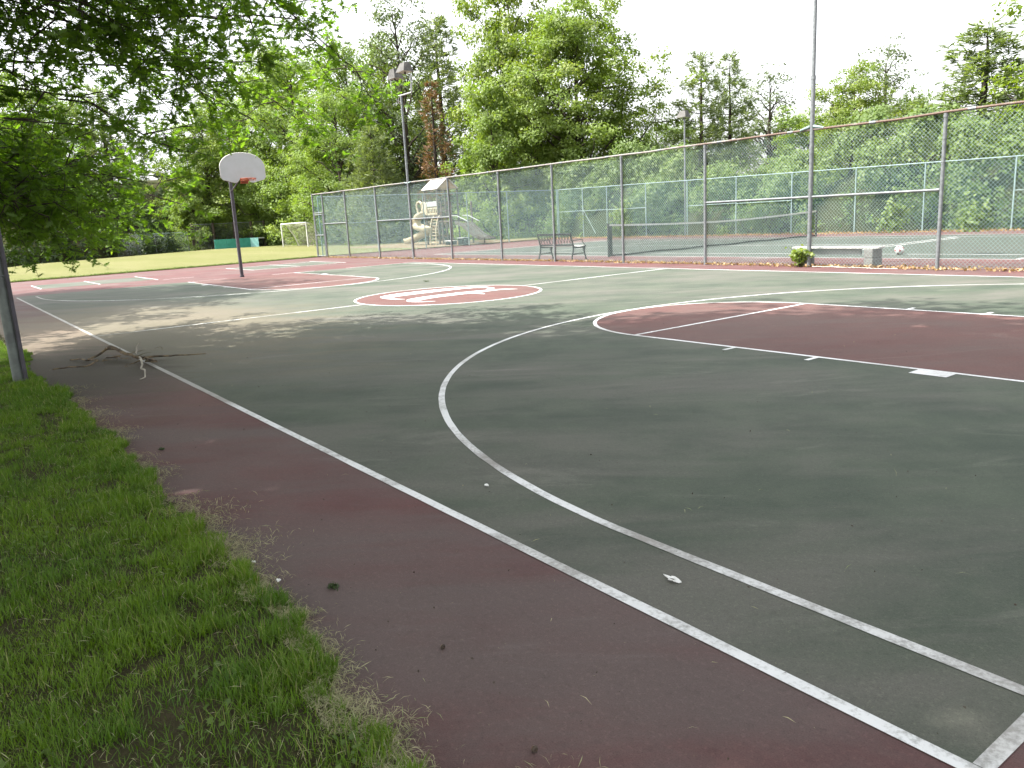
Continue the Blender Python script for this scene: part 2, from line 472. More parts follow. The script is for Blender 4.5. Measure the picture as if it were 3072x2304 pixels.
def strip(mb, pts, w, z, closed=False, jit=0.0):
    pts = [np.array(p, float) for p in pts]; n = len(pts); vs = []; fs = []
    for i in range(n):
        a = pts[(i - 1) % n] if (closed or i > 0) else pts[i]
        b = pts[(i + 1) % n] if (closed or i < n - 1) else pts[i]
        d = b - a; d /= np.linalg.norm(d); nn = np.array([-d[1], d[0]])
        j1, j2 = (r1.normal(size=2) * jit)
        p, q = pts[i] + nn * (w / 2 + j1), pts[i] - nn * (w / 2 + j2)
        vs += [(*p, z), (*q, z)]
    for i in range(n if closed else n - 1):
        j = (i + 1) % n; fs.append((2 * i, 2 * i + 1, 2 * j + 1, 2 * j))
    mb.add(vs, fs)
def seg(mb, a, b, w=LW_, z=.0032, jit=.0012, step=.25):
    n = max(2, int(math.dist(a, b) / step)); strip(mb, [(a[0] + (b[0] - a[0]) * t, a[1] + (b[1] - a[1]) * t) for t in np.linspace(0, 1, n)], w, z, False, jit)

g = MB(); seg(g, (-.025, 0), (L - .4, 0)); seg(g, (-.025, -W), (L + .025, -W)); seg(g, (0, -.026), (0, -W + .026))
seg(g, (L, -7.4), (L, -8.9)); seg(g, (L, -4.8), (L, -5.9)); seg(g, (L, -10.1), (L, -W + .026))
seg(g, (L / 2, -.03), (L / 2, CY + RC - .02)); seg(g, (L / 2, CY - RC + .02), (L / 2, -W + .03))
struct(g.build('court_boundary_lines', M['line']))
g = MB(); strip(g, arc(L / 2, CY, RC, 0, 2 * math.pi, 97)[:-1], LW_, .0034, True, .001); struct(g.build('center_circle_line', M['line']))
for flip in (False, True):
    fx = (lambda p: (L - p[0], p[1])) if flip else (lambda p: p)
    g = MB()
    s = [(x, CY + R3) for x in np.linspace(.03 if not flip else .6, RIM, 8)[:-1]] + arc(RIM, CY, R3, math.pi / 2, -math.pi / 2, 120) + [(x, CY - R3) for x in np.linspace(RIM, .03, 8)[1:]]
    strip(g, [fx(p) for p in s], LW_, .0036, False, .0012)
    struct(g.build('three_point_line', M['line']))
    g = MB()
    o = HW - LW_ / 2
    s = [(x, CY + o) for x in np.linspace(.03, FTD, 30)[:-1]] + arc(FTD, CY, o, math.pi / 2, -math.pi / 2, 60) + [(x, CY - o) for x in np.linspace(FTD, .03, 30)[1:]]
    strip(g, [fx(p) for p in s], LW_, .0040, False, .001)
    seg(g, fx((FTD, CY - o + .03)), fx((FTD, CY + o - .03)), z=.0044)
    for sg in (1, -1):
        for x0, x1 in ((2.134, 2.438), (3.36, 3.41), (4.30, 4.35)):
            y0, y1 = CY + sg * (HW + .002), CY + sg * (HW + .17)
            g.sheet([fx(p) for p in ((x0, y0), (x1, y0), (x1, y1), (x0, y1))], .0042)
    struct(g.build('free_throw_lane_lines', M['line']))

def smooth_poly(pts, n=5):
    P = [np.array(p, float) for p in pts]; out = []; m = len(P)
    for i in range(m):
        p0, p1, p2, p3 = P[i - 1], P[i], P[(i + 1) % m], P[(i + 2) % m]
        for t in np.linspace(0, 1, n, endpoint=False):
            out.append(.5 * ((2 * p1) + (p2 - p0) * t + (2 * p0 - 5 * p1 + 4 * p2 - p3) * t * t + (3 * p1 - p0 - 3 * p2 + p3) * t ** 3))
    return [tuple(p) for p in out]
def stroke(mb, pts, ws, z):      # a brush stroke of varying width
    Q = [np.array(p, float) for p in pts]; P = []; m_ = len(Q)
    for i in range(m_ - 1):
        p0, p1, p2, p3 = Q[max(i - 1, 0)], Q[i], Q[i + 1], Q[min(i + 2, m_ - 1)]
        for t in np.linspace(0, 1, 8, endpoint=False):
            P.append(.5 * ((2 * p1) + (p2 - p0) * t + (2 * p0 - 5 * p1 + 4 * p2 - p3) * t * t + (3 * p1 - p0 - 3 * p2 + p3) * t ** 3))
    P = np.array(P + [Q[-1]]); n = len(P)
    Wd = np.interp(np.linspace(0, 1, n), np.linspace(0, 1, len(ws)), ws)
    vs = []; fs = []
    for i in range(n):
        d = P[min(i + 1, n - 1)] - P[max(i - 1, 0)]; d = d / (np.linalg.norm(d) + 1e-9); nn = np.array([-d[1], d[0]])
        vs += [(*(P[i] + nn * Wd[i] / 2), z), (*(P[i] - nn * Wd[i] / 2), z)]
    for i in range(n - 1): fs.append((2 * i, 2 * i + 1, 2 * i + 3, 2 * i + 2))
    mb.add(vs, fs)
g = MB()
cx0, cy0 = L / 2, CY
off = lambda ps: [(cx0 + a, cy0 + b) for a, b in ps]
stroke(g, off([(.06, -1.02), (.20, -1.20), (.45, -1.27), (.76, -1.20), (.95, -.9), (1.03, -.4), (1.06, .1), (1.03, .55), (.90, .86), (.64, 1.02), (.36, 1.06), (.06, .97)]), [.13, .12, .11, .24, .36, .45, .50, .50, .38, .18, .09, .02], .0033)
stroke(g, off([(-.53, -1.34), (-.28, -1.18), (-.16, -.95), (-.12, -.6), (-.09, -.2), (-.07, .2), (-.10, .55), (-.22, .88), (-.44, 1.06), (-.68, 1.05), (-.90, .86)]), [.02, .12, .24, .33, .37, .38, .38, .36, .22, .11, .02], .0036)
stroke(g, off([(.20, -.28), (.0, -.36), (-.22, -.40), (-.42, -.43), (-.62, -.41), (-.7, -.38)]), [.05, .10, .14, .10, .06, .02], .0039)
struct(g.build('center_court_emblem', M['emblem']))

g = MB()
for a, b in (((29.45, -8.2), (32.95, -8.2)), ((29.45, -10.08), (33.0, -10.08)), ((29.45, -12.03), (33.3, -12.03)), ((29.5, -8.2), (29.5, -12.03)), ((32.75, -8.6), (32.75, -12.0)),
             ((28.7, -1.0), (31.6, -1.0)), ((28.55, -2.70), (31.8, -2.70)), ((28.45, -4.49), (32.15, -4.49)), ((28.1, -4.6), (28.05, -5.6))):
    seg(g, a, b)
struct(g.build('four_square_lines', M['line']))
g = MB()
TX0, TX1 = 6.3, 30.1
for a, b in (((TX0, -16.66), (TX1, -16.66)), ((TX0, -27.64), (TX1, -27.64)), ((TX0, -18.03), (TX1, -18.03)), ((TX0, -26.27), (TX1, -26.27)),
             ((11.8, -18.0), (11.8, -26.3)), ((24.6, -18.0), (24.6, -26.3)), ((11.8, -22.15), (24.6, -22.15)), ((11.45, -18.05), (11.45, -25.6))):
    seg(g, a, b)
for x in (TX0, TX1): seg(g, (x, -16.66), (x, -27.64), .08)
struct(g.build('tennis_court_lines', M['line']))

# ------------------------------------------------------------------ chain link
def chainlink(mb, p0, p1, h0, h1, z0=.03, pitch=.078, r=.0030, slope=1.0, twist=True):
    p0 = np.array(p0, float); p1 = np.array(p1, float); d = p1 - p0; Ls = np.linalg.norm(d); d /= Ls; nn = np.array([-d[1], d[0]])
    H = h0 - z0
    vs = []; fs = []
    for fam in (1, -1):
        x = -H / slope
        while x < Ls + H / slope:
            # the wire s = x + fam*z/slope
            za, zb = 0.0, H
            if fam == 1:
                za = max(za, -x * slope); zb = min(zb, (Ls - x) * slope)
            else:
                za = max(za, (x - Ls) * slope); zb = min(zb, x * slope)
            if zb - za > .02:
                nseg = 3
                ring = []
                for i in range(nseg + 1):
                    z = za + (zb - za) * i / nseg; s_ = x + fam * z / slope
                    hh = h0 + (h1 - h0) * s_ / Ls
                    zz = z0 + z * (hh - z0) / H
                    base = p0 + d * s_ + nn * (.0022 * fam)
                    for k in range(3):
                        a = 2 * math.pi * k / 3 + .5
                        o = (d * -fam * .707) * math.cos(a) * r + nn * math.sin(a) * r
                        ring.append((base[0] + o[0], base[1] + o[1], zz + .707 * math.cos(a) * r))
                b = len(vs); vs += ring
                for i in range(nseg):
                    for k in range(3):
                        j = (k + 1) % 3; fs.append((b + i * 3 + k, b + i * 3 + j, b + i * 3 + 3 + j, b + i * 3 + 3 + k))
            x += pitch
    mb.add(vs, fs, True)

def ties(mb, x, y, h, r):
    for z in np.arange(.35, h - .2, .42):
        mb.tube([(x + r * 1.18 * math.cos(a), y + r * 1.18 * math.sin(a), z + .01 * math.sin(a)) for a in np.linspace(0, 2 * math.pi, 9)], .0035, 4, False)

# near tennis fence along the basketball court
FX = [-2.6, .55, 3.6, 6.64, 9.49, 12.51, 15.56, 18.64, 21.5, 24.71, 27.67, 30.62, 33.7, 36.24]
FY = lambda x: -13.86 - .36 * min(1, max(0, (x - 6) / 10.0)) - .0 * x
FH = lambda x: 3.10 - .0052 * (37.3 - x)
fence = thing('chain_link_fence', 'long grey chain link fence with rusty top rail between basketball court and tennis court', 'fence', (18, -14.1, 0))
o = fence.location
for x in FX:
    if x in (9.49, 27.67): continue
    m = MB(o); m.tube([(x, FY(x), 0), (x, FY(x), FH(x) - .02)], .036, 12); ties(m, x, FY(x), FH(x), .036)
    m.tube([(x, FY(x), FH(x) - .10), (x, FY(x), FH(x) - .05)], .043, 10)
    m.build('fence_post', M['galv'], fence)
m = MB(o); pts = []
for i in range(len(FX)):
    pts.append((FX[i], FY(FX[i]), FH(FX[i])))
    if i < len(FX) - 1:
        a, b = FX[i], FX[i + 1]
        for t in (.33, .66):
            x = a + (b - a) * t; pts.append((x, FY(x) + .006 * r1.normal(), FH(x) - .012 * math.sin(math.pi * t) + .008 * r1.normal()))
pts.append((37.34, FY(37.3), FH(37.3)))
m.tube(pts, .024, 8); m.build('top_rail', M['rust'], fence)
for i in range(0, len(pts) - 1, 2):
    m = MB(o)
    a, b = Vector(pts[i]), Vector(pts[i + 1]); d = (b - a).normalized(); c = a.lerp(b, .55)
    m.tube([c - d * .07, c + d * .07], .030, 8)
    m.build('rail_sleeve', M['galv'], fence)
for a, b in ((33.7, 36.24), (27.67, 30.62), (24.71, 27.67), (9.49, 12.51), (6.64, 9.49)):
    m = MB(o); ra = .0 + (.036)
    m.tube([(a + .034, FY(a), 1.64 - .004 * (36 - a)), (b - .034, FY(b), 1.64 - .004 * (36 - b))], .024, 8)
    m.tube([(a + .036, FY(a), 1.64 - .004 * (36 - a)), (a + .10, FY(a), 1.64 - .004 * (36 - a))], .031, 8)
    m.build('mid_rail', M['galv'], fence)
for i in range(len(FX) - 1):
    a, b = FX[i], FX[i + 1]
    m = MB(o); chainlink(m, (a + .01, FY(a) - .042), (b - .01, FY(b) - .042), FH(a) + .035, FH(b) + .035)
    m.build('chain_link_mesh', M['wire'], fence)
# gate at the far end
gt = thing('fence_gate', 'narrow steel gate with three cross bars at the far left end of the near fence', 'gate', (36.8, -14.2, 0))
m = MB(gt.location)
gy = -14.2
for x in (37.30, 36.33):
    m.tube([(x, gy, .05), (x, gy, 2.10)], .026, 8)
for z in (.07, 1.10, 2.10): m.tube([(36.33, gy, z), (37.30, gy, z)], .024, 8)
m.build('gate_frame', M['galv'], gt)
m = MB(gt.location); chainlink(m, (36.34, gy - .03), (37.29, gy - .03), 2.08, 2.08, .08, .078, .0027); m.build('chain_link_mesh', M['greenwire'], gt)
cp = thing('fence_post', 'end post and short overhead panel beside the narrow steel gate', 'post', (37.36, -14.2, 0))
m = MB(cp.location); m.tube([(37.38, gy, 0), (37.38, gy, 3.14)], .036, 12); m.build('post', M['galv'], cp)
m = MB(cp.location); m.tube([(36.29, gy, 2.19), (37.34, gy, 2.19)], .022, 8); m.build('cross_bar', M['galv'], cp)
m = MB(cp.location); chainlink(m, (36.3, gy - .03), (37.34, gy - .03), 3.06, 3.08, 2.2, .078, .0027); m.build('chain_link_mesh', M['greenwire'], cp)

def far_fence(name, label, pts, h, rails, mesh, z0=.06, post_r=.03):
    c = np.mean(np.array([p[:2] for p in pts]), axis=0)
    t = thing(name, label, 'fence', (c[0], c[1], 0)); oo = t.location
    for i, p in enumerate(pts):
        m = MB(oo); m.tube([(p[0], p[1], 0), (p[0], p[1], h(i))], post_r, 8); m.build('fence_post', M['paleteal'] if mesh == 'greenwire' else M['galv'], t)
    m = MB(oo); m.tube([(p[0], p[1], h(i)) for i, p in enumerate(pts)], .021, 8); m.build('top_rail', M['paleteal'], t)
    for i in rails:
        m = MB(oo); z = h(i) * .545
        a, b = pts[i], pts[i + 1]
        m.tube([(a[0], a[1], z), (b[0], b[1], z)], .02, 6); m.build('mid_rail', M['paleteal'], t)
    for i in range(len(pts) - 1):
        m = MB(oo); a, b = np.array(pts[i]), np.array(pts[i + 1]); d = (b - a) / np.linalg.norm(b - a); nn = np.array([-d[1], d[0]]) * .03
        chainlink(m, a + nn, b + nn, h(i), h(i + 1), z0, (.078 if mesh == 'greenwire' else .10), .0031 if mesh == 'greenwire' else .0024); m.build('chain_link_mesh', M[mesh], t)
    return t
ys = [-17.75, -20.7, -23.6, -26.5, -30.5]
far_fence('chain_link_fence', 'teal coated chain link fence across the far end of the tennis court before the playground',
          [(37.45, -14.5)] + [(37.55 + .02 * i, y) for i, y in enumerate(ys)], lambda i: 2.98, [0], 'greenwire')
xs = [37.75, 35.35, 33.25, 30.15, 27.2, 24.1, 21.0, 17.9, 15.0, 11.75, 8.7, 5.6, 2.5, -.6]
FF = far_fence('chain_link_fence', 'teal coated chain link fence in front of the green vine bank behind the tennis net',
          [(x, -30.5 + .004 * (38 - x)) for x in xs], lambda i: 2.98 - .013 * (37.7 - xs[i]), [0, 1, 2, 4, 5, 9], 'greenwire')
m = MB(FF.location); m.tube([(35.35, -30.42, 1.82), (34.2, -30.42, .25)], .02, 6); m.build('brace', M['paleteal'], FF)

# ------------------------------------------------------------------ light poles
def floodlight(parent, oo, cx, cy, cz, sgn):
    """a box floodlight with a sloped back; sgn = +1 faces +y"""
    m = MB(oo)
    a = [(cx - .30, cy - .18, cz), (cx + .30, cy - .18, cz), (cx + .30, cy + .22 * 1, cz + .02), (cx - .30, cy + .22, cz + .02)]
    b = [(cx - .17, cy - .12, cz + .33), (cx + .17, cy - .12, cz + .33), (cx + .17, cy + .10, cz + .30), (cx - .17, cy + .10, cz + .30)]
    if sgn < 0:
        a = [(x, 2 * cy - y, z) for x, y, z in a][::-1]; b = [(x, 2 * cy - y, z) for x, y, z in b][::-1]
    lip = [(x + (.02 if x > cx else -.02), y + (.02 if y > cy else -.02), z - .05) for x, y, z in a]
    m.add(lip + a + b, [(0, 1, 5, 4), (1, 2, 6, 5), (2, 3, 7, 6), (3, 0, 4, 7), (4, 5, 9, 8), (5, 6, 10, 9), (6, 7, 11, 10), (7, 4, 8, 11), (8, 9, 10, 11)])
    h = m.build('floodlight', M['lamp'], parent)
    m = MB(oo); g_ = [(x * .94 + cx * .06, y * .94 + cy * .06, z + .008) for x, y, z in lip]
    m.add(g_, [(3, 2, 1, 0)]); m.build('lamp_glass', M['lens'], h)
    m = MB(oo); m.tube([(cx, cy, cz - .10), (cx, cy, cz - .02)], .035, 8); m.build('knuckle', M['lamp'], h)

def twin_pole(x, y, label):
    t = thing('light_pole', label, 'light pole', (x, y, 0), 'floodlight poles around the courts'); oo = t.location
    m = MB(oo); m.tube([(x, y, 0), (x, y, 3.0), (x, y, 4.0)], .047, 12); m.tube([(x, y, 4.0), (x, y, 6.38)], .040, 12); m.tube([(x, y, 3.98), (x, y, 4.06)], .052, 12)
    ties(m, x, y, 3.0, .047)
    m.build('pole', M['galv'], t)
    m = MB(oo)
    m.tube([(x + .72, y, 7.05), (x + .72, y, 6.42), (x + .70, y, 6.38), (x - .82, y, 6.36), (x - .85, y, 6.40), (x - .85, y, 7.0)], .032, 8)
    m.tube([(x + .15, y + .02, 6.34), (x + .22, y + .02, 6.12), (x + .30, y + .02, 6.05), (x + .33, y + .02, 6.3)], .008, 5)
    m.build('crossbar', M['bracket'], t)
    m = MB(oo)
    for s_ in (1, -1):
        m.tube([(x + s_ * .04, y + .01, 3.02), (x + s_ * .28, y + .01, FH(x) + .01)], [.036, .026], 8)
    m.build('rail_clamp', M['wire'], t)
    floodlight(t, oo, x - .62, y + .10, 7.16, 1)
    floodlight(t, oo, x + .55, y - .10, 7.12, -1)
    return t
twin_pole(27.67, -14.22, 'grey light pole with two floodlights on a U bracket rising above the fence')
twin_pole(9.49, FY(9.49), 'tall grey pole rising out of the frame behind the small shrub and concrete bench')
t = thing('light_pole', 'slim light pole with one box lamp behind the far tennis fence', 'light pole', (27.9, -31.1, 0), 'floodlight poles around the courts'); oo = t.location
m = MB(oo); m.tube([(27.9, -31.1, 0), (27.9, -31.1, 6.02)], .045, 10); m.build('pole', M['galv'], t)
floodlight(t, oo, 27.95, -31.1, 6.10, 1)

# ------------------------------------------------------------------ hoop
def hoop():
    t = thing('basketball_hoop', 'basketball hoop with white fan backboard and orange rim on a dark pole', 'basketball hoop', (25.49, -6.45, 0)); oo = t.location
    x0, yc = 25.49, -6.50
    m = MB(oo); m.tube([(x0, yc + .05, 0), (x0, yc + .05, 3.62)], .056, 14); m.tube([(x0, yc + .05, 0), (x0, yc + .05, .05)], .075, 12); m.build('pole', M['darkpole'], t)
    xb = 24.30; zb = 2.96
    m = MB(oo)
    for z in (3.22, 3.56):
        for dy in (-.16, .16):
            m.tube([(x0, yc + .05, z), (xb + .05, yc + dy, z + .02)], .021, 8)
    m.tube([(x0, yc + .05, 2.75), (xb + .06, yc, 3.2)], .021, 8)
    m.build('support_arm', M['darkpole'], t)
    out = [(-.69, .45), (-.69, .16), (-.64, .09), (-.45, .04), (-.30, .0), (-.22, .01), (-.13, .10), (.13, .10), (.22, .01), (.30, 0), (.45, .04), (.64, .09), (.69, .16), (.69, .45)]
    top = [(.69 * math.cos(a) ** .9 if math.cos(a) > 0 else -.69 * abs(math.cos(a)) ** .9, .45 + .43 * math.sin(a)) for a in np.linspace(.08, math.pi - .08, 26)]
    poly = [(xb, yc + s_, zb + z) for s_, z in out + top]
    m = MB(oo); m.prism(poly, (.018, 0, 0)); bd = m.build('backboard', M['board'], t)
    m = MB(oo)
    ring = [Vector((xb + .012, yc + s_, zb + z)) for s_, z in out + top]
    m.tube(ring + [ring[0]], .017, 6, False); m.build('edge_rim', M['white'], bd)
    rx = xb - .40; rz = 3.05
    m = MB(oo)
    m.tube([(rx + .225 * math.cos(a), yc + .225 * math.sin(a), rz) for a in np.linspace(0, 2 * math.pi, 33)], .011, 8, False)
    for k in range(12):
        a = 2 * math.pi * k / 12
        m.tube([(rx + .235 * math.cos(a), yc + .235 * math.sin(a), rz - .01), (rx + .225 * math.cos(a), yc + .225 * math.sin(a), rz - .045), (rx + .215 * math.cos(a), yc + .215 * math.sin(a), rz - .01)], .005, 4)
    m.tube([(rx + .225 * math.cos(a), yc + .225 * math.sin(a), rz - .05) for a in np.linspace(0, 2 * math.pi, 33)], .006, 6, False)
    m.box((xb - .17, yc - .10, rz - .07), (xb - .004, yc + .10, rz + .012), .006)
    m.box((xb - .02, yc - .12, rz - .13), (xb - .003, yc + .12, rz + .04))
    m.build('rim', M['orange'], t)
hoop()

# steel pole at the left edge, with a conduit strapped to it
t = thing('metal_pole', 'weathered green grey steel pole with a strapped conduit at the left edge of the lawn', 'pole', (9.02, 1.29, 0)); oo = t.location
px, py = 9.03, 1.31
m = MB(oo); m.tube([(px, py, -.02), (px, py, 4.4)], .052, 16); m.tube([(px, py, 4.4), (px, py, 6.6)], .042, 12); m.build('pole', M['pole'], t)
m = MB(oo); m.tube([(px - .045, py - .066, 0), (px - .045, py - .066, 5.9)], .021, 10); m.build('conduit', M['darkpole'], t)
for z in (1.13, 2.5, 4.0):
    m = MB(oo)
    m.tube([(px + .056 * math.cos(a) - .01 * (math.sin(a) < -.5), py + .056 * math.sin(a) - (.035 if math.sin(a) < -.5 else 0), z) for a in np.linspace(0, 2 * math.pi, 15)], .006, 5, False)
    m.build('strap', M['galv'], t)
floodlight(t, oo, px, py - .1, 6.7, -1)

# ------------------------------------------------------------------ garden bench
def bench():
    t = thing('garden_bench', 'dark iron garden bench with slatted back standing just behind the fence', 'bench', (18.9, -14.75, 0)); oo = t.location
    xa, xb = 18.08, 19.72; yb, yf = -14.52, -14.98
    def frame(x):
        m = MB(oo)
        tb = m.tube; m.tube = lambda p, r, n=8, *a: tb(p, [q * 1.3 for q in r] if hasattr(r, '__len__') else r * 1.3, n, *a)
        m.tube([(x, yb + .12, .86), (x, yb + .06, .66), (x, yb, .46), (x, yb + .01, .30), (x, yb + .07, .12), (x, yb + .10, 0)], [.016, .018, .022, .020, .018, .020], 8)
        m.tube([(x, yf - .05, .46), (x, yf - .02, .42), (x, yf + .02, .30), (x, yf - .03, .14), (x, yf - .07, 0)], [.020, .024, .020, .017, .020], 8)
        m.tube([(x, yb, .435), (x, (yb + yf) / 2, .405), (x, yf - .04, .445)], .018, 8)
        m.tube([(x, yb + .02, .20), (x, (yb + yf) / 2, .215), (x, yf - .0, .235)], .011, 6)
        for k in range(5):
            y = yb + (yf - yb) * (.15 + .17 * k)
            m.tube([(x, y + .025, .205), (x, y, .245), (x, y - .025, .21)], .007, 5)
            m.tube([(x, y + .025, .42), (x, y, .385), (x, y - .025, .415)], .007, 5)
        m.tube([(x, yf + .02, .40), (x, yf + .07, .34), (x, yf + .02, .29)], .008, 5)
        m.build('leg_frame', M['iron'], t)
        m = MB(oo)
        m.tube([(x, yb + .05, .63), (x, yb - .18, .645), (x, yf + .12, .66), (x, yf + .06, .64), (x, yf + .09, .58), (x, yf + .01, .52), (x, yf - .01, .46)], [.013, .015, .016, .015, .013, .013, .014], 8)
        m.build('armrest', M['iron'], t)
    frame(xa); frame(xb)
    m = MB(oo); n = 7
    for k in range(n):
        y = yb - .02 + (yf - yb + .0) * (k + .1) / (n - .4); z = .445 - .03 * math.sin(math.pi * k / (n - 1)) + .01
        m.box((xa - .02, y - .027, z), (xb + .02, y + .022, z + .018), .004)
    m.build('seat', M['white'], t)
    m = MB(oo); m.box((xa - .015, yb + .075, .80), (xb + .015, yb + .105, .87), .006)
    m.box((xa, yb + .0, .475), (xb, yb + .025, .515), .004)
    m.build('back_rail', M['iron'], t)
    m = MB(oo)
    for k in range(22):
        x = xa + .07 + (xb - xa - .14) * k / 21
        m.tube([(x, yb + .014, .50), (x + .022 * (-1) ** k, yb + .04, .60), (x - .022 * (-1) ** k, yb + .065, .70), (x, yb + .09, .81)], .009, 5)
    m.build('back_slats', M['iron'], t)
    m = MB(oo); m.tube([(xa, (yb + yf) / 2, .21), (xb, (yb + yf) / 2, .21)], .010, 6); m.build('stretcher', M['iron'], t)
bench()

# block bench
t = thing('block_bench', 'low bench of a white plank on two concrete blocks behind the tall pole', 'bench', (9.05, -14.35, 0)); oo = t.location
m = MB(oo); m.box((8.02, -14.50, .385), (10.08, -14.22, .43), .008); m.build('seat_plank', M['white'], t)
m = MB(oo); m.box((8.45, -14.36, .25), (9.75, -14.33, .383)); m.build('apron_board', M['greypanel'], t)
for x in (8.10, 9.70):
    m = MB(oo); m.box((x, -14.55, 0), (x + .20, -14.16, .19), .01); m.box((x + .004, -14.545, .194), (x + .204, -14.155, .384), .01); m.build('leg', M['concrete'], t)

# ------------------------------------------------------------------ soccer ball
def ball():
    bm_v = []
    phi = (1 + 5 ** .5) / 2
    dirs = np.array([(0, s1, s2 * phi) for s1 in (1, -1) for s2 in (1, -1)] + [(s1, s2 * phi, 0) for s1 in (1, -1) for s2 in (1, -1)] + [(s2 * phi, 0, s1) for s1 in (1, -1) for s2 in (1, -1)], float)
    dirs = unit(dirs)
    t = thing('soccer_ball', 'white soccer ball with dark red patches lying on the tennis court', 'ball', (9.46, -17.9, 0)); oo = t.location
    c = Vector((9.46, -17.9, .112)); R = .11
    def sph(seg_n, ring_n, keep, rad):
        m = MB(oo); vs = []; fs = []
        for i in range(ring_n + 1):
            for j in range(seg_n):
                a = math.pi * i / ring_n; b = 2 * math.pi * j / seg_n
                vs.append(c + Vector((math.sin(a) * math.cos(b), math.sin(a) * math.sin(b), math.cos(a))) * rad)
        for i in range(ring_n):
            for j in range(seg_n):
                q = (i * seg_n + j, (i + 1) * seg_n + j, (i + 1) * seg_n + (j + 1) % seg_n, i * seg_n + (j + 1) % seg_n)
                cen = sum((vs[k] - c for k in q), Vector()).normalized()
                if keep is None or keep(cen): fs.append(q)
        m.add(vs, fs, True); return m
    sph(40, 24, None, R).build('shell', M['ballw'], t)
    sph(72, 44, lambda d: max(np.dot(dirs, np.array(d))) > math.cos(.30), R + .0012).build('patch', M['ballr'], t)
ball()

# ------------------------------------------------------------------ tennis net
def tnet():
    t = thing('tennis_net', 'tennis net with white top band across the far court', 'tennis net', (18.2, -22.15, 0)); oo = t.location
    ya, yb = -16.2, -28.1; x = 18.25
    for y in (ya, yb):
        m = MB(oo); m.tube([(x, y, 0), (x, y, 1.09)], .04, 10); m.build('net_post', M['net'], t)
    top = lambda y: .92 + .14 * abs((y - (ya + yb) / 2) / ((ya - yb) / 2)) ** 1.6
    m = MB(oo)
    Y = np.linspace(ya, yb, 60)
    for y in np.linspace(ya, yb, 270):
        m.tube([(x, y, .02), (x, y, top(y))], .0036, 3, False, False)
    for f in np.linspace(.0, .97, 24):
        m.tube([(x, y, .02 + (top(y) - .02) * f) for y in Y[::4]], .0036, 3, False, False)
    m.build('net_mesh', M['net'], t)
    m = MB(oo); vs = []; fs = []
    for i, y in enumerate(Y):
        for dx, dz in ((-.012, 0), (.012, 0), (.012, -.062), (-.012, -.062)): vs.append((x + dx, y, top(y) + dz))
        if i:
            b = (i - 1) * 4
            for k in range(4): fs.append((b + k, b + (k + 1) % 4, b + 4 + (k + 1) % 4, b + 4 + k))
    m.add(vs, fs); m.build('top_band', M['white'], t)
    m = MB(oo); m.box((x - .015, ya - .16, .02), (x + .015, ya - .03, 1.0)); m.build('side_band', M['net'], t)
    m = MB(oo); m.tube([(x, y, .045 + .012 * math.sin(y * 2.3)) for y in Y], .03, 6); m.build('bottom_edge_and_shadow', M['net'], t)  # dark tube doubles as the net's bottom edge and the shadow line under it
tnet()

# ------------------------------------------------------------------ soccer goal
def goal():
    t = thing('soccer_goal', 'white soccer goal with net on the field edge beside the gate', 'soccer goal', (63, -24, 0)); oo = t.location
    A, B = (66.0, -23.25), (60.4, -23.2); z0 = .035
    m = MB(oo)
    for p in (A, B): m.tube([(p[0], p[1], z0), (p[0], p[1], 1.96)], .055, 10)
    m.tube([(A[0], A[1], 1.95), (B[0], B[1], 1.95)], .055, 10)
    m.build('goal_frame', M['white'], t)
    for p in (A, B):
        m = MB(oo); m.tube([(p[0], p[1], 1.95), (p[0] + .3, p[1] - .55, 1.88), (p[0] + .4, p[1] - 1.25, .9), (p[0] + .4, p[1] - 1.55, z0)], .045, 8); m.build('stay', M['white'], t)
    def P(u, v):      # net surface: u along the goal, v over the top and down the back
        a = Vector((A[0] + (B[0] - A[0]) * u, A[1] + (B[1] - A[1]) * u, 1.94))
        if v < .25: q = a + Vector((.3, -.55, -.06)) * (v / .25)
        else:
            w = (v - .25) / .75; q = a + Vector((.3 + .1 * w, -.55 - 1.0 * w, -.06 - 1.84 * w))
        q.z -= .13 * math.sin(math.pi * u) * (1 - v) * (1 if v > .02 else .2); q.y -= .12 * math.sin(math.pi * u) * v; return q
    m = MB(oo)
    for u in np.linspace(0, 1, 40): m.tube([P(u, v) for v in np.linspace(0, 1, 10)], .006, 3, False, False)
    for v in np.linspace(0, 1, 22): m.tube([P(u, v) for u in np.linspace(0, 1, 10)], .006, 3, False, False)
    for p in (A, B):
        for z in np.linspace(.1, 1.9, 16):
            f = min(1, (1.95 - z) / 1.95); m.tube([(p[0], p[1], z), (p[0] + .35, p[1] - .4 - 1.1 * f, z - .02)], .006, 3, False, False)
    m.build('net', M['cord'], t)
goal()

# ------------------------------------------------------------------ backstop and teal boards
t = thing('backstop', 'dark timber post backstop with wire netting at the edge of the woods', 'backstop', (78, -22.5, 0)); oo = t.location
bp = [(77.6, -18.95), (77.4, -20.85), (77.6, -22.9), (77.4, -24.5), (77.4, -25.8)]
for x, y in bp:
    m = MB(oo); m.tube([(x, y, -.03), (x, y, 2.5)], [.15, .12], 8); m.build('timber_post', M['wood'], t)
for i in range(len(bp) - 1):
    m = MB(oo); chainlink(m, bp[i], bp[i + 1], 2.4, 2.4, .05, .16, .006); m.tube([(bp[i][0], bp[i][1], 2.4), (bp[i + 1][0], bp[i + 1][1], 2.4)], .025, 6); m.build('wire_netting', M['galv'], t)
t = thing('board_screen', 'low teal painted board screen with a pale end panel at the field edge', 'board screen', (75.9, -22, 0)); oo = t.location
m = MB(oo)
for k in range(3): m.box((75.9, -20.35 - 1.14 * (k + 1) + .012, .02), (75.96, -20.35 - 1.14 * k, .90), .006)
m.build('board_panel', M['teal'], t)
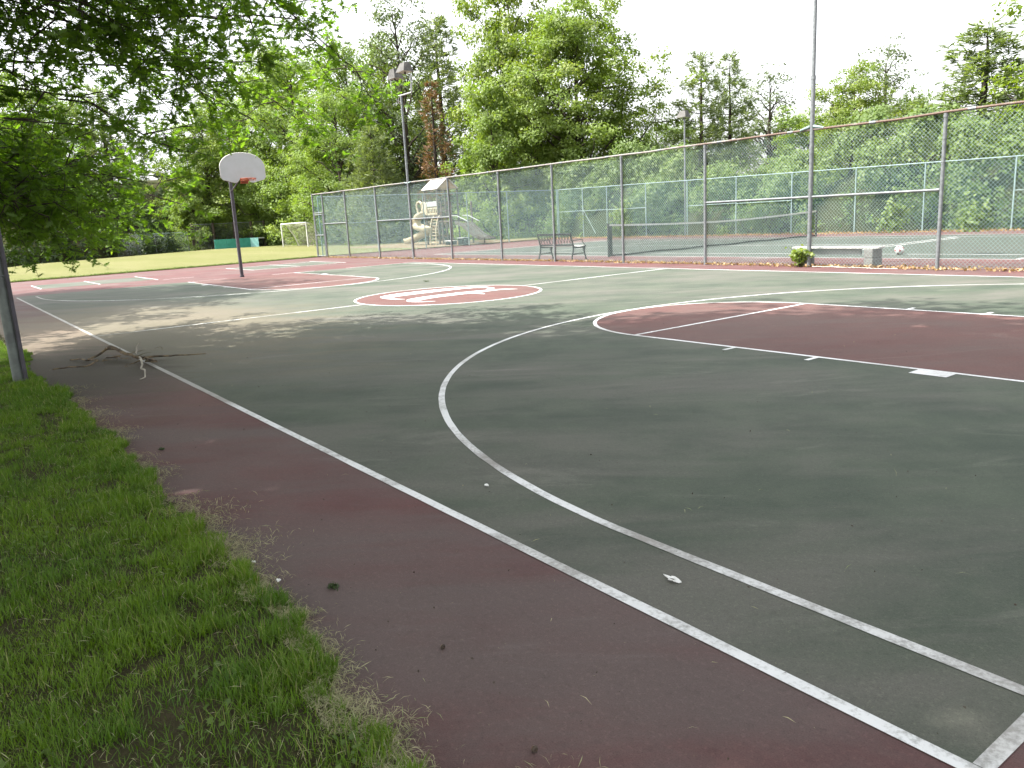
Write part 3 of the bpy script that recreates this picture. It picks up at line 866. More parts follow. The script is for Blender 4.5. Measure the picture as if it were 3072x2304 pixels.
m = MB(oo); m.prism([(75.9, -23.80, .02), (75.3, -24.35, .02), (75.3, -24.35, .89), (75.9, -23.80, .89)], (.05, .05, 0)); m.build('end_panel', M['palet'], t)
for y in (-20.4, -21.5, -22.6, -23.7):
    m = MB(oo); m.box((75.97, y - .04, 0), (76.05, y + .04, .88)); m.build('back_post', M['wood'], t)
t = thing('bench_table', 'small white topped bench between the teal boards and the last timber post', 'bench', (76, -24.8, 0)); oo = t.location
m = MB(oo); m.box((75.8, -25.15, .80), (76.2, -24.42, .87), .008); m.build('bench_top', M['white'], t)
for y in (-24.50, -25.07):
    m = MB(oo); m.box((75.84, y - .03, .02), (76.16, y + .03, .80)); m.build('leg', M['iron'], t)

# low wire fence at the wood's edge, left
far_fence('wire_fence', 'low rusty wire fence half hidden in the dark undergrowth at the field edge', [(71.5, -11.2), (74.2, -14.8), (76.6, -18.2)], lambda i: 1.75, [], 'wire', .05)

# ------------------------------------------------------------------ playground
def playground():
    t = thing('playground_set', 'playground tower with pale gable roof and cream spiral slide behind the tennis court', 'playground', (42.6, -24.9, 0)); oo = t.location
    xa, xb, ya, yb = 43.38, 41.92, -24.3, -25.8
    for x in (xa, xb):
        for y in (ya, yb):
            m = MB(oo); m.tube([(x, y, 0), (x, y, 3.45)], .06, 10); m.build('post', M['brownpost'], t)
    for x, y in ((41.5, ya), (40.4, ya), (40.4, yb)):
        m = MB(oo); m.tube([(x, y, 0), (x, y, 2.6)], .06, 10); m.build('post', M['brownpost'], t)
    # gable roof, ridge along the view across
    m = MB(oo)
    rz, ez = 4.05, 3.42; ym = (ya + yb) / 2 + .1; x0, x1 = xb - .30, xa + .15
    for sy in (1, -1):
        ey = ym + sy * .78
        q = [(x0, ym, rz), (x1, ym, rz), (x1, ey, ez), (x0, ey, ez)]
        m.prism(q if sy > 0 else q[::-1], (0, 0, .05))
    m.build('roof', M['roofw'], t)
    for x in (x0 + .06, x1 - .1):
        m = MB(oo); m.prism([(x, ym - .70, ez + .03), (x, ym + .70, ez + .03), (x, ym, rz - .03)], (.04, 0, 0)); m.build('gable', M['gable'], t)
    m = MB(oo); m.box((xb, yb, 1.78), (xa, ya, 1.86)); m.box((40.4, yb, 1.40), (xb - .01, ya, 1.48)); m.build('deck', M['brownpost'], t)
    m = MB(oo); m.box((xb + .08, ya - .02, 2.40), (xa - .08, ya + .02, 2.70), .006); m.build('panel', M['greypanel'], t)
    m = MB(oo)
    for k in range(6):
        cx = xb + .15 + k * .19
        m.tube([(cx + .12 * math.cos(a), ya + .03, 2.10 + .20 * math.sin(a)) for a in np.linspace(0, 2 * math.pi, 17)], .03, 6, False)
    m.box((xb + .06, ya - .01, 1.86), (xa - .06, ya + .02, 2.0))
    m.build('ring_rail', M['cream'], t)
    m = MB(oo); m.tube([(xb, ya, 2.38), (xa, ya, 2.38)], .022, 6); m.tube([(40.4, ya, 2.1), (xb, ya, 2.1)], .02, 6)
    for k in range(9): m.tube([(40.5 + k * .16, ya, 1.48), (40.5 + k * .16, ya, 2.1)], .013, 5)
    m.build('handrail', M['brownpost'], t)
    # arched slide hood
    m = MB(oo)
    for x, w in ((44.15, .5), (43.62, .0)):
        pass
    arch = [(44.25, 1.9), (44.32, 2.25), (44.42, 2.55), (44.25, 2.72), (44.00, 2.76), (43.80, 2.66)]
    m.tube([(x, ya + .05, z) for x, z in arch[::-1]], .07, 8)
    m.tube([(43.82, ya + .05, 2.62), (43.55, ya + .05, 2.68), (43.30, ya + .05, 2.6), (43.20, ya + .05, 2.2), (43.18, ya + .05, 1.9)], .07, 8)
    m.tube([(43.80, ya + .05, 2.64), (43.78, ya + .05, 2.3), (43.70, ya + .05, 1.9)], .06, 8)
    m.prism([(43.20, ya + .03, 1.9), (43.22, ya + .03, 2.5), (43.45, ya + .03, 2.66), (43.75, ya + .03, 2.62), (43.68, ya + .03, 2.35), (43.56, ya + .03, 1.9)][::-1], (0, .05, 0))
    m.build('slide_hood', M['cream'], t)
    # spiral slide: open trough winding down
    m = MB(oo)
    ctrl = [(43.95, ya - .1, 1.86), (44.3, ya + .4, 1.75), (44.85, ya + .7, 1.45), (44.9, ya + 1.1, 1.15), (44.3, ya + 1.35, .98), (43.55, ya + 1.2, .86), (43.5, ya + .75, .72), (44.1, ya + .45, .55), (44.9, ya + .6, .36), (45.6, ya + .8, .20), (46.1, ya + .85, .16)]
    ctrl = [(x - 1.36 * ((y - ya) * .45 + .2), ya + (y - ya) * .45, z) for x, y, z in ctrl]
    C_ = []
    for i in range(len(ctrl) - 1):
        p0, p1, p2, p3 = [np.array(ctrl[max(0, min(len(ctrl) - 1, j))]) for j in (i - 1, i, i + 1, i + 2)]
        for u in np.linspace(0, 1, 7, endpoint=False):
            C_.append(.5 * (2 * p1 + (p2 - p0) * u + (2 * p0 - 5 * p1 + 4 * p2 - p3) * u * u + (3 * p1 - p0 - 3 * p2 + p3) * u ** 3))
    C_.append(np.array(ctrl[-1]))
    prof = [(-.36, .26), (-.34, .30), (-.30, .24), (-.26, .06), (-.12, 0), (.12, 0), (.26, .06), (.30, .24), (.34, .30), (.36, .26), (.30, .02), (.14, -.05), (-.14, -.05), (-.30, .02)]
    vs = []; fs = []; n = len(prof)
    for i, c in enumerate(C_):
        d = C_[min(i + 1, len(C_) - 1)] - C_[max(i - 1, 0)]; d[2] = 0; d /= np.linalg.norm(d); s_ = np.array([-d[1], d[0], 0])
        for a, b in prof: vs.append(tuple(c + s_ * a + np.array([0, 0, b])))
        if i:
            q = (i - 1) * n
            for k in range(n): fs.append((q + k, q + (k + 1) % n, q + n + (k + 1) % n, q + n + k))
    m.add(vs, fs, True); m.build('spiral_slide', M['cream'], t)
    # ladder-like arch climber
    m = MB(oo)
    for x in (42.3, 41.6):
        m.tube([(x, ya + .1, 1.8), (x - .05, ya + .3, 1.6), (x - .1, ya + .5, 1.0), (x - .1, ya + .55, .02)], .035, 6)
    for k, z in enumerate((1.7, 1.55, 1.38, 1.2, 1.0, .8, .6, .4, .2)): m.tube([(42.25 - .02 * k, ya + .2 + .04 * k, z), (41.56 - .02 * k, ya + .2 + .04 * k, z)], .022, 6)
    m.build('climber', M['cream'], t)
    # wide straight slide to the right
    m = MB(oo)
    for y in (-24.2, -24.95):
        m.prism([(39.9, y, 1.42), (39.1, y, 1.30), (37.9, y, .62), (37.2, y, .42), (36.9, y, .42), (36.9, y, .30), (37.3, y, .28), (38.0, y, .45), (39.2, y, 1.08), (39.9, y, 1.22)][::-1], (0, -.05, 0))
    sl = [(39.9, 1.30), (39.15, 1.18), (37.95, .53), (37.25, .35), (36.9, .34)]
    for i in range(4):
        (x0, z0), (x1, z1) = sl[i], sl[i + 1]
        m.add([(x0, -24.25, z0), (x1, -24.25, z1), (x1, -24.95, z1), (x0, -24.95, z0)], [(0, 1, 2, 3)])
    m.build('straight_slide', M['tanramp'], t)
    m = MB(oo)
    for y in (-24.2, -24.98): m.tube([(40.2, y, 1.75), (39.6, y, 1.72), (38.5, y, 1.38)], .028, 6)
    m.build('slide_rail', M['greypanel'], t)
    for x in (39.0, 37.4):
        m = MB(oo); m.tube([(x, -24.55, 0), (x, -24.55, 1.05 if x > 38 else .34)], .04, 6); m.build('slide_leg', M['brownpost'], t)
playground()
for x0, x1, z, lab in ((37.86, 38.56, .43, 'short grey park bench on the mulch right of the straight slide'), (39.1, 39.98, .27, 'low pale timber seat on the mulch left of the straight slide')):
    y = -23.6
    t = thing('park_bench', lab, 'bench', ((x0 + x1) / 2, y, .045)); oo = t.location
    m = MB(oo)
    for k in range(3): m.box((x0, y + k * .13 - .18, z), (x1, y + k * .13 - .07, z + .035))
    m.build('seat', M['greypanel'] if z > .3 else M['white'], t)
    for x in (x0 + .06, x1 - .12):
        m = MB(oo); m.box((x, y - .16, .02), (x + .06, y + .17, z)); m.build('leg', M['iron'], t)

# ------------------------------------------------------------------ trees
def tube_np(mb, pts, r0, r1, n=5):
    k = len(pts); mb.tube(pts, [r0 + (r1 - r0) * i / (k - 1) for i in range(k)], n, False)

def curve_pts(a, b, sag, k=5, wob=.0, rng=None):
    a = np.array(a, float); b = np.array(b, float); out = []
    for t in np.linspace(0, 1, k):
        p = a + (b - a) * t; p[2] += sag * math.sin(math.pi * t)
        if rng is not None and 0 < t < 1: p += rng.normal(size=3) * wob
        out.append(p)
    return out

def deciduous(seed, H, R, cb, n_bough, n_sub, n_leaf, leaf, matname, shape='ovoid', gap=.0, lean=(0, 0), sub_r=.62, flat=.6):
    """returns (trunk MB, leaf arrays) with the base at the origin"""
    rng = np.random.default_rng(seed)
    mb = MB()
    ht = H * .86
    tr = [np.array([lean[0] * (z / H) ** 1.3 + rng.normal() * .05 * H / 12 * (z > 0), lean[1] * (z / H) ** 1.3 + rng.normal() * .05 * H / 12 * (z > 0), z]) for z in np.linspace(0, ht, 8)]
    r0 = .017 * H + .05
    mb.tube(tr, [r0 * 1.25, r0, r0 * .85, r0 * .7, r0 * .55, r0 * .4, r0 * .26, r0 * .12], 8, False)
    def tp(z):
        f = min(max(z / ht, 0), 1) * 7; i = min(int(f), 6); return tr[i] + (tr[i + 1] - tr[i]) * (f - i)
    def prof(u):
        if shape == 'ovoid': return (max(0, math.sin(math.pi * (u * .86 + .12)))) ** .65
        if shape == 'tall': return (max(0, math.sin(math.pi * (u * .80 + .17)))) ** .8 * .95
        if shape == 'spread': return (max(0, math.sin(math.pi * (u * .72 + .26)))) ** .5
        if shape == 'dome': return (max(0., 1 - u * .98)) ** .5
    cs = []; ss = []
    for i in range(n_bough):
        u = (i + .5) / n_bough; u = min(.99, max(0, u + rng.normal() * .05))
        az = i * 2.39996 + rng.normal() * .35
        rad = R * prof(u) * rng.uniform(.62, 1.12)
        z = cb + (H - cb) * u
        tip = tp(z) + np.array([math.cos(az) * rad, math.sin(az) * rad, 0]); tip[2] = z
        zs = max(cb * .55, z - (.35 + .3 * rng.random()) * rad - .06 * H)
        st = tp(min(zs, ht * .97))
        limb = curve_pts(st, tip, .10 * rad, 6, .05 * rad, rng)
        lr = r0 * .42 * (.4 + .6 * rad / R) * (1 - .5 * u)
        tube_np(mb, limb, lr, lr * .2, 5)
        m = max(2, int(n_sub * (.45 + .75 * rad / R)))
        for j in range(m):
            t = rng.uniform(.35, 1.05) if j else 1.0
            f = min(t, 1) * 5; k = min(int(f), 4); p = limb[k] + (limb[k + 1] - limb[k]) * (f - k)
            c = p + rng.normal(size=3) * np.array([.15, .15, .10]) * (R * .8 + .6)
            cs.append(c); ss.append(rng.uniform(.65, 1.3))
            if rng.random() < .55: tube_np(mb, [p, (p + c) / 2 + rng.normal(size=3) * .08, c], lr * .22, lr * .08, 3)
    cs = np.array(cs); ss = np.array(ss)
    nn = np.maximum(3, (n_leaf * ss ** 2 * rng.uniform(.6, 1.3, len(cs))).astype(int))
    idx = np.repeat(np.arange(len(cs)), nn); n = len(idx)
    d = unit(rng.normal(size=(n, 3))); rr = rng.random(n) ** (1 / 2.2)
    Cc = cs[idx] + d * (rr * ss[idx] * sub_r)[:, None] * np.array([1, 1, flat])
    axis = np.array([tp(z) for z in np.linspace(0, H, 24)]); ax = axis[np.clip((Cc[:, 2] / H * 23).astype(int), 0, 23)]
    outw = unit((Cc - ax) * np.array([1, 1, .3]))
    Nn = np.array([0, 0, .75]) + outw * .5 + rng.normal(size=(n, 3)) * .55 + d * .3
    sub_t = rng.random(len(cs))
    tint = np.clip(.55 * sub_t[idx] + .45 * rng.random(n), 0, 1)
    size = leaf * rng.uniform(.6, 1.3, n)
    return mb, (Cc, Nn, size, tint)

def conifer(seed, H, R, cb, step, n_tuft, leaf, irregular=.3, droop=.0, per=9):
    rng = np.random.default_rng(seed); mb = MB(); r0 = .014 * H + .05
    mb.tube([(rng.normal() * .03, rng.normal() * .03, z) for z in np.linspace(0, H * .97, 8)], [r0 * 1.2, r0, r0 * .85, r0 * .7, r0 * .55, r0 * .4, r0 * .25, r0 * .08], 7, False)
    C_ = []; D_ = []; Tt = []
    z = cb
    while z < H * .985:
        u = (z - cb) / (H - cb); Lb = R * (1 - u) ** .72 * rng.uniform(1 - irregular, 1 + irregular * .6) * (1.0 if u > .12 else .75) + .25
        nb = rng.integers(3, 6); a0 = rng.random() * 6.28
        for b in range(nb):
            a = a0 + 6.283 * b / nb + rng.normal() * .3; l = Lb * rng.uniform(.6, 1.15)
            d = np.array([math.cos(a), math.sin(a), .0]); rise = l * rng.uniform(.05, .38) - droop * l
            P0 = np.array([0, 0, z]); P1 = P0 + d * l + np.array([0, 0, rise])
            br = curve_pts(P0, P1, -.05 * l, 5)
            tube_np(mb, br, r0 * .22 * (1 - .6 * u), .008, 4)
            m = max(3, int(n_tuft * l))
            tt = rng.uniform(.22, 1.02, m) ** .8
            side = np.array([-d[1], d[0], 0])
            for t in tt:
                p = P0 + (P1 - P0) * t + np.array([0, 0, -.05 * l * math.sin(math.pi * min(t, 1))]) + side * rng.normal() * .30 * l * (.35 + .5 * t) * .9 + np.array([0, 0, rng.normal() * .16 * l + .06])
                C_.append(p); D_.append(d * .8 + side * rng.normal() * .5 + np.array([0, 0, .45])); Tt.append(rng.random())
        z += step * rng.uniform(.7, 1.3)
    C_ = np.array(C_); D_ = unit(np.array(D_)); Tt = np.array(Tt)
    k = per; n = len(C_) * k
    dirs = unit(np.repeat(D_, k, 0) + rng.normal(size=(n, 3)) * .6)
    size = leaf * rng.uniform(.7, 1.25, n)
    Cc = np.repeat(C_, k, 0) + dirs * (size * .5)[:, None] + rng.normal(size=(n, 3)) * .05
    Nn = np.cross(dirs, rng.normal(size=(n, 3))) + np.array([0, 0, .5])
    tint = np.clip(.6 * np.repeat(Tt, k) + .4 * rng.random(n), 0, 1)
    return mb, (Cc, Nn, size, tint, dirs)

TREES = {}
def make_variant(key, kind, **kw):
    TREES[key] = (kind, kw)
def plant(key, name, label, loc, H, R, rot=0.0, group='trees beyond the courts', _cache={}):
    kind, kw = TREES[key]
    t = thing(name, label, 'tree', loc, group)
    if key not in _cache:
        kw = dict(kw); mat = kw.pop('matname'); bark = kw.pop('bark', 'bark'); asp = kw.pop('aspect', .62)
        if kind == 'deciduous':
            mb, (Cc, Nn, sz, ti) = deciduous(matname=mat, **kw)
            cr = leaf_object('crown', Cc, Nn, sz, ti, M[mat], t, 'kite', asp, rng=np.random.default_rng(kw['seed']))
        else:
            mb, (Cc, Nn, sz, ti, dr) = conifer(**kw)
            cr = leaf_object('crown', Cc, Nn, sz, ti, M[mat], t, 'kite', asp, up=dr)
        tk = mb.build('trunk', M[bark], t)
        _cache[key] = (cr, tk, kw['H'], kw['R'])
    else:
        cr, tk, _, _ = _cache[key]
        for src in (cr, tk):
            c = src.copy(); COL.objects.link(c); c.parent = t
    H0, R0 = _cache[key][2:]
    t.scale = (R / R0, R / R0, H / H0); t.rotation_euler = (0, 0, rot)
    return t

make_variant('maple_big', 'deciduous', seed=11, H=16, R=6.4, cb=1.6, n_bough=64, n_sub=10, n_leaf=125, leaf=.215, matname='maple', shape='ovoid', sub_r=.80)
make_variant('maple_a', 'deciduous', seed=12, H=14, R=4.6, cb=.8, n_bough=50, n_sub=9, n_leaf=100, leaf=.20, matname='maple', shape='ovoid', sub_r=.74)
make_variant('ash_a', 'deciduous', seed=21, H=16, R=5.0, cb=.6, n_bough=56, n_sub=9, n_leaf=82, leaf=.20, matname='ash', shape='tall', sub_r=.74)
make_variant('ash_b', 'deciduous', seed=22, H=16, R=5.0, cb=.6, n_bough=54, n_sub=9, n_leaf=82, leaf=.20, matname='ash', shape='ovoid', sub_r=.76)
make_variant('shrub', 'deciduous', seed=31, H=8, R=3.4, cb=.1, n_bough=40, n_sub=8, n_leaf=85, leaf=.175, matname='ash', shape='dome', sub_r=.6)
make_variant('wispy_a', 'deciduous', seed=41, H=14, R=3.4, cb=3.0, n_bough=40, n_sub=7, n_leaf=34, leaf=.19, matname='wispy', shape='tall', sub_r=.62)
make_variant('wispy_b', 'deciduous', seed=42, H=11, R=2.8, cb=2.0, n_bough=36, n_sub=7, n_leaf=30, leaf=.17, matname='wispy', shape='ovoid', sub_r=.55)
make_variant('pine_a', 'conifer', seed=51, H=14, R=3.0, cb=1.4, step=.5, n_tuft=8, leaf=.44, irregular=.35, per=9, matname='pine', bark='pinebark', aspect=.15)
make_variant('pine_b', 'conifer', seed=52, H=13, R=2.7, cb=2.2, step=.5, n_tuft=8, leaf=.44, irregular=.45, per=9, matname='pine', bark='pinebark', aspect=.15)
make_variant('brown', 'conifer', seed=53, H=11, R=1.6, cb=.5, step=.4, n_tuft=6, leaf=.32, irregular=.5, droop=.25, per=7, matname='brownneedle', bark='pinebark', aspect=.2)
make_variant('hemlock', 'conifer', seed=54, H=9, R=3.6, cb=.4, step=.42, n_tuft=9, leaf=.40, irregular=.25, droop=.15, per=9, matname='pine', bark='pinebark', aspect=.15)

PL = [
 ('maple_big', 'maple_tree', 'big dense maple with rounded crown, the widest tree standing right of the dead brown tree', (44.0, -38.1), 16.3, 6.5, .4),
 ('maple_a', 'maple_tree', 'very tall maple whose top is cut by the picture edge, left behind the big maple', (51.8, -38.0), 21.5, 5.2, 1.0),
 ('shrub', 'leafy_tree', 'low light green tree hugging the fence between dead brown tree and big maple', (45.3, -31.2), 10.3, 3.3, .3),
 ('pine_a', 'pine_tree', 'tall dark pine directly behind the twin floodlight pole', (61.8, -37.6), 19.2, 4.4, 0),
 ('wispy_a', 'birch_tree', 'feathery sparse tall tree rising over the left treeline', (60.1, -32.7), 20.6, 4.4, 0),
 ('brown', 'dead_conifer', 'dead conifer with rusty brown needles beside the twin floodlight pole', (50.3, -29.6), 11.6, 1.7, 0),
 ('ash_a', 'ash_tree', 'tall light green ash left of the twin floodlight pole', (64.0, -29.6), 17.2, 5.0, .2),
 ('ash_b', 'ash_tree', 'broad light green ash above the soccer goal', (73.3, -28.6), 18.0, 6.0, 1.4),
 ('ash_b', 'ash_tree', 'shorter ash just right of the white backboard', (60.5, -26.6), 12.4, 4.2, 2.6),
 ('shrub', 'leafy_tree', 'low leafy tree right behind the soccer goal', (67.5, -27.2), 8.8, 3.4, 2.0),
 ('hemlock', 'hemlock_tree', 'low spreading hemlock above the gate end of the fence', (54.6, -26.6), 8.8, 3.6, 0),
 ('maple_a', 'maple_tree', 'bright sunlit maple left of the basketball hoop', (81.0, -21.9), 13.6, 4.6, 2.2),
 ('ash_a', 'ash_tree', 'tall ash directly behind the white backboard', (78.9, -27.2), 17.3, 5.2, 3.0),
 ('pine_b', 'pine_tree', 'pine at the wood edge, far left of the hoop, upper part bare', (93.0, -15.5), 17.5, 4.6, .7),
 ('ash_b', 'ash_tree', 'shaded tree at the wood edge behind the wire fence', (95.5, -10.5), 18.0, 5.8, .9),
 ('maple_a', 'maple_tree', 'shaded maple at the dark wood edge seen below the oak leaves', (90.0, -6.0), 17.5, 6.0, 1.7),
 ('ash_a', 'ash_tree', 'shaded tree farthest left at the edge of the field', (86.0, -1.5), 17.5, 6.0, 2.7),
 ('pine_a', 'pine_tree', 'dark pine standing behind the bright maple left of the hoop', (90.0, -26.4), 17.4, 4.6, 1.9),
 ('ash_a', 'ash_tree', 'tall back row tree peeking between hoop and feathery tree', (92.5, -34.2), 23.5, 6.2, 1.1),
 ('maple_a', 'maple_tree', 'tall back row tree behind the feathery tree', (82.7, -43.5), 22.0, 5.6, .1),
 ('pine_b', 'pine_tree', 'left one of the twin pines right of the big maple', (37.7, -44.2), 12.4, 2.7, 0),
 ('pine_b', 'pine_tree', 'right one of the twin pines right of the big maple', (37.4, -47.0), 12.4, 2.5, 2.5),
 ('wispy_b', 'birch_tree', 'pale airy tree just right of the twin pines', (39.8, -55.2), 12.2, 3.6, .6),
 ('wispy_b', 'birch_tree', 'thin young tree between the big maple and the twin pines', (46.9, -49.4), 11.2, 1.9, 2.1),
 ('maple_a', 'maple_tree', 'round topped green tree right of the tall grey pole', (25.5, -43.0), 9.1, 3.0, .8),
 ('wispy_b', 'birch_tree', 'wispy tree with upright bare twigs behind the round topped tree', (26.9, -49.1), 11.2, 2.9, 1.2),
 ('shrub', 'leafy_tree', 'small bushy tree between the wispy tree and the right hand pine', (26.0, -51.8), 8.0, 2.6, 1.5),
 ('pine_a', 'pine_tree', 'broad pine near the right edge above the fence', (18.8, -44.0), 10.0, 4.6, 2.9),
 ('maple_a', 'maple_tree', 'green tree behind the broad pine at the right edge', (17.2, -47.8), 8.8, 3.2, .5),
 ('shrub', 'leafy_tree', 'dense low tree under the right side of the big maple', (46.4, -44.3), 9.9, 3.6, 2.7),
 ('ash_b', 'ash_tree', 'low tree on the skyline below the twin pines', (43.1, -47.4), 8.4, 3.4, 1.9),
 ('shrub', 'leafy_tree', 'low green tree on the skyline left of the tall grey pole', (34.5, -52.5), 8.0, 4.0, .9),
 ('maple_a', 'maple_tree', 'leafy tree filling the gap between big maple and tall maple', (46.5, -36.0), 12.6, 4.2, 2.9),
 ('shrub', 'leafy_tree', 'small bright tree beside the timber backstop', (79.5, -19.8), 7.5, 3.0, .2),
 ('maple_a', 'maple_tree', 'maple whose leafy twigs enter the picture at the top right corner', (9.4, -36.6), 13.5, 5.0, .9),
]
for key, nm, lab, (x, y), H, R, rot in PL:
    plant(key, nm, lab, (x, y, -.06), H, R, rot)

# ------------------------------------------------------------------ masses nobody could count
def mass(name, label, path, depth, hfun, n, leaf, mat, seed, kind='stuff', bump=.5):
    """a leafy bank: front face rises from the path line back over 'depth' metres"""
    rng = np.random.default_rng(seed)
    P = np.array(path, float); sl = np.r_[0, np.cumsum(np.linalg.norm(np.diff(P, axis=0), axis=1))]
    def base(s_): return np.stack([np.interp(s_, sl, P[:, 0]), np.interp(s_, sl, P[:, 1])], -1)
    def nrm(s_):
        d = base(s_ + .1) - base(s_ - .1); d = unit(d); return np.stack([d[:, 1], -d[:, 0]], -1)      # to the right of the path = away from camera
    ph = rng.random((6, 3)) * 6.28; fr = rng.uniform(.35, 2.0, (6, 2))
    def lump(s_, t): return sum(np.sin(fr[k, 0] * s_ * 1.1 + ph[k, 0]) * np.sin(fr[k, 1] * t * 4 + ph[k, 1]) for k in range(6)) / 2.4
    # clumps
    nc = n // 26
    s_ = rng.uniform(0, sl[-1], nc); t = rng.uniform(0, 1, nc) ** 1.1
    hole = (lump(s_ * .8 + 3.1, t * 1.3 + .4) < -.02) & (rng.random(nc) < .93); s_ = s_[~hole]; t = t[~hole]; nc = len(s_)
    z = hfun(s_) * np.sin(t * math.pi / 2 * 1.05) ** .9 * (1 + .18 * lump(s_, t))
    o = depth * t ** 1.6 * .9 - bump * lump(s_ * 1.7, t) * 1.1 + rng.normal(size=nc) * .15
    b = base(s_); q = nrm(s_)
    cc = np.stack([b[:, 0] + q[:, 0] * o, b[:, 1] + q[:, 1] * o, np.maximum(.05, z)], -1)
    k = 26; idx = np.repeat(np.arange(nc), k); N_ = len(idx); d = unit(rng.normal(size=(N_, 3)))
    rad = rng.uniform(.25, .65, nc) * (1 + leaf)
    C_ = cc[idx] + d * (rad[idx] * rng.random(N_) ** .4)[:, None]
    C_[:, 2] = np.maximum(C_[:, 2], .03)
    front = np.stack([-q[idx, 0], -q[idx, 1], np.full(N_, .9)], -1)
    Nn = front * .6 + d * .7 + rng.normal(size=(N_, 3)) * .4
    tint = np.clip(.5 * rng.random(nc)[idx] + .5 * rng.random(N_), 0, 1)
    ob = leaf_object(name, C_, Nn, leaf * rng.uniform(.6, 1.3, N_), tint, M[mat], None, 'kite', .7, rng=rng)
    tag(ob, label, None, None, kind)
    # dark backing sheet: stands in for the shade between leaves, blocks the view
    S = np.linspace(0, sl[-1], 90); vs = []; fs = []; T_ = np.linspace(0, 1, 7)
    B = base(S); Q = nrm(S)
    for i in range(90):
        for t_ in T_:
            zz = hfun(S[i:i + 1])[0] * math.sin(t_ * math.pi / 2) ** .9 * .68; oo_ = depth * t_ ** 1.6 * .9 + .55
            vs.append((B[i, 0] + Q[i, 0] * oo_, B[i, 1] + Q[i, 1] * oo_, zz - .04))
    for i in range(89):
        for j in range(6): fs.append((i * 7 + j, i * 7 + 7 + j, i * 7 + 8 + j, i * 7 + 1 + j))
    me = ob.data
    m = MB(); m.add(vs, fs, True)
    return ob, m
ob, m = mass('vine_thicket', 'bank of vines and shrubs behind the tennis court', [(45, -33.5), (38, -32.0), (30, -31.9), (20, -31.7), (10, -31.6), (-4, -31.6)][::-1], 4.2,
             lambda s_: 4.0 + .7 * np.sin(s_ * .33 + 1) + .35 * np.sin(s_ * .9), 150000, .165, 'vine', 71, bump=1.25)
tag(m.build('vine_shade_backing', M['forest']), kind='structure')  # dark sheet that shows as shaded gaps among the vines
ob, m = mass('undergrowth', 'dark undergrowth at the foot of the woods', [(92, -19.5), (80.5, -17.6), (75.6, -16.4), (71.9, -12.0), (67.8, -7.0), (65, -3.6), (60.6, -1.4), (58, 3), (56, 9)], 5.0,
             lambda s_: 3.4 + .8 * np.sin(s_ * .5) + .4 * np.sin(s_ * 1.3), 60000, .2, 'darkleaf', 72)
tag(m.build('shade_backing', M['forest']), kind='structure')  # added dark sheet giving the shaded inside of the leaf mass
ob, m = mass('distant_woods', 'mass of far trees closing the view behind the front trees', [(2, -56), (25, -58), (45, -56), (60, -48), (80, -52), (97, -44), (104, -25), (98, -8), (88, 6), (80, 20)][::1], 8.0,
             lambda s_: np.interp(s_, [0, 45, 62, 90, 130, 220], [5.5, 6.0, 8.0, 12.0, 14.0, 14.0]) + 1.2 * np.sin(s_ * .35) + .7 * np.sin(s_ * .8), 80000, .4, 'darkleaf', 73, bump=.8)
tag(m.build('shade_backing', M['forest']), kind='structure')
ob, m = mass('hedge_growth', 'sunlit green growth behind playground and soccer goal', [(41, -33.2), (48, -30.2), (56, -29.0), (66, -28.2), (74, -26.8), (80, -25)], 3.5,
             lambda s_: 3.6 + .9 * np.sin(s_ * .6 + 2) + .5 * np.sin(s_ * 1.7), 60000, .18, 'ash', 74)
tag(m.build('shade_backing', M['forest']), kind='structure')

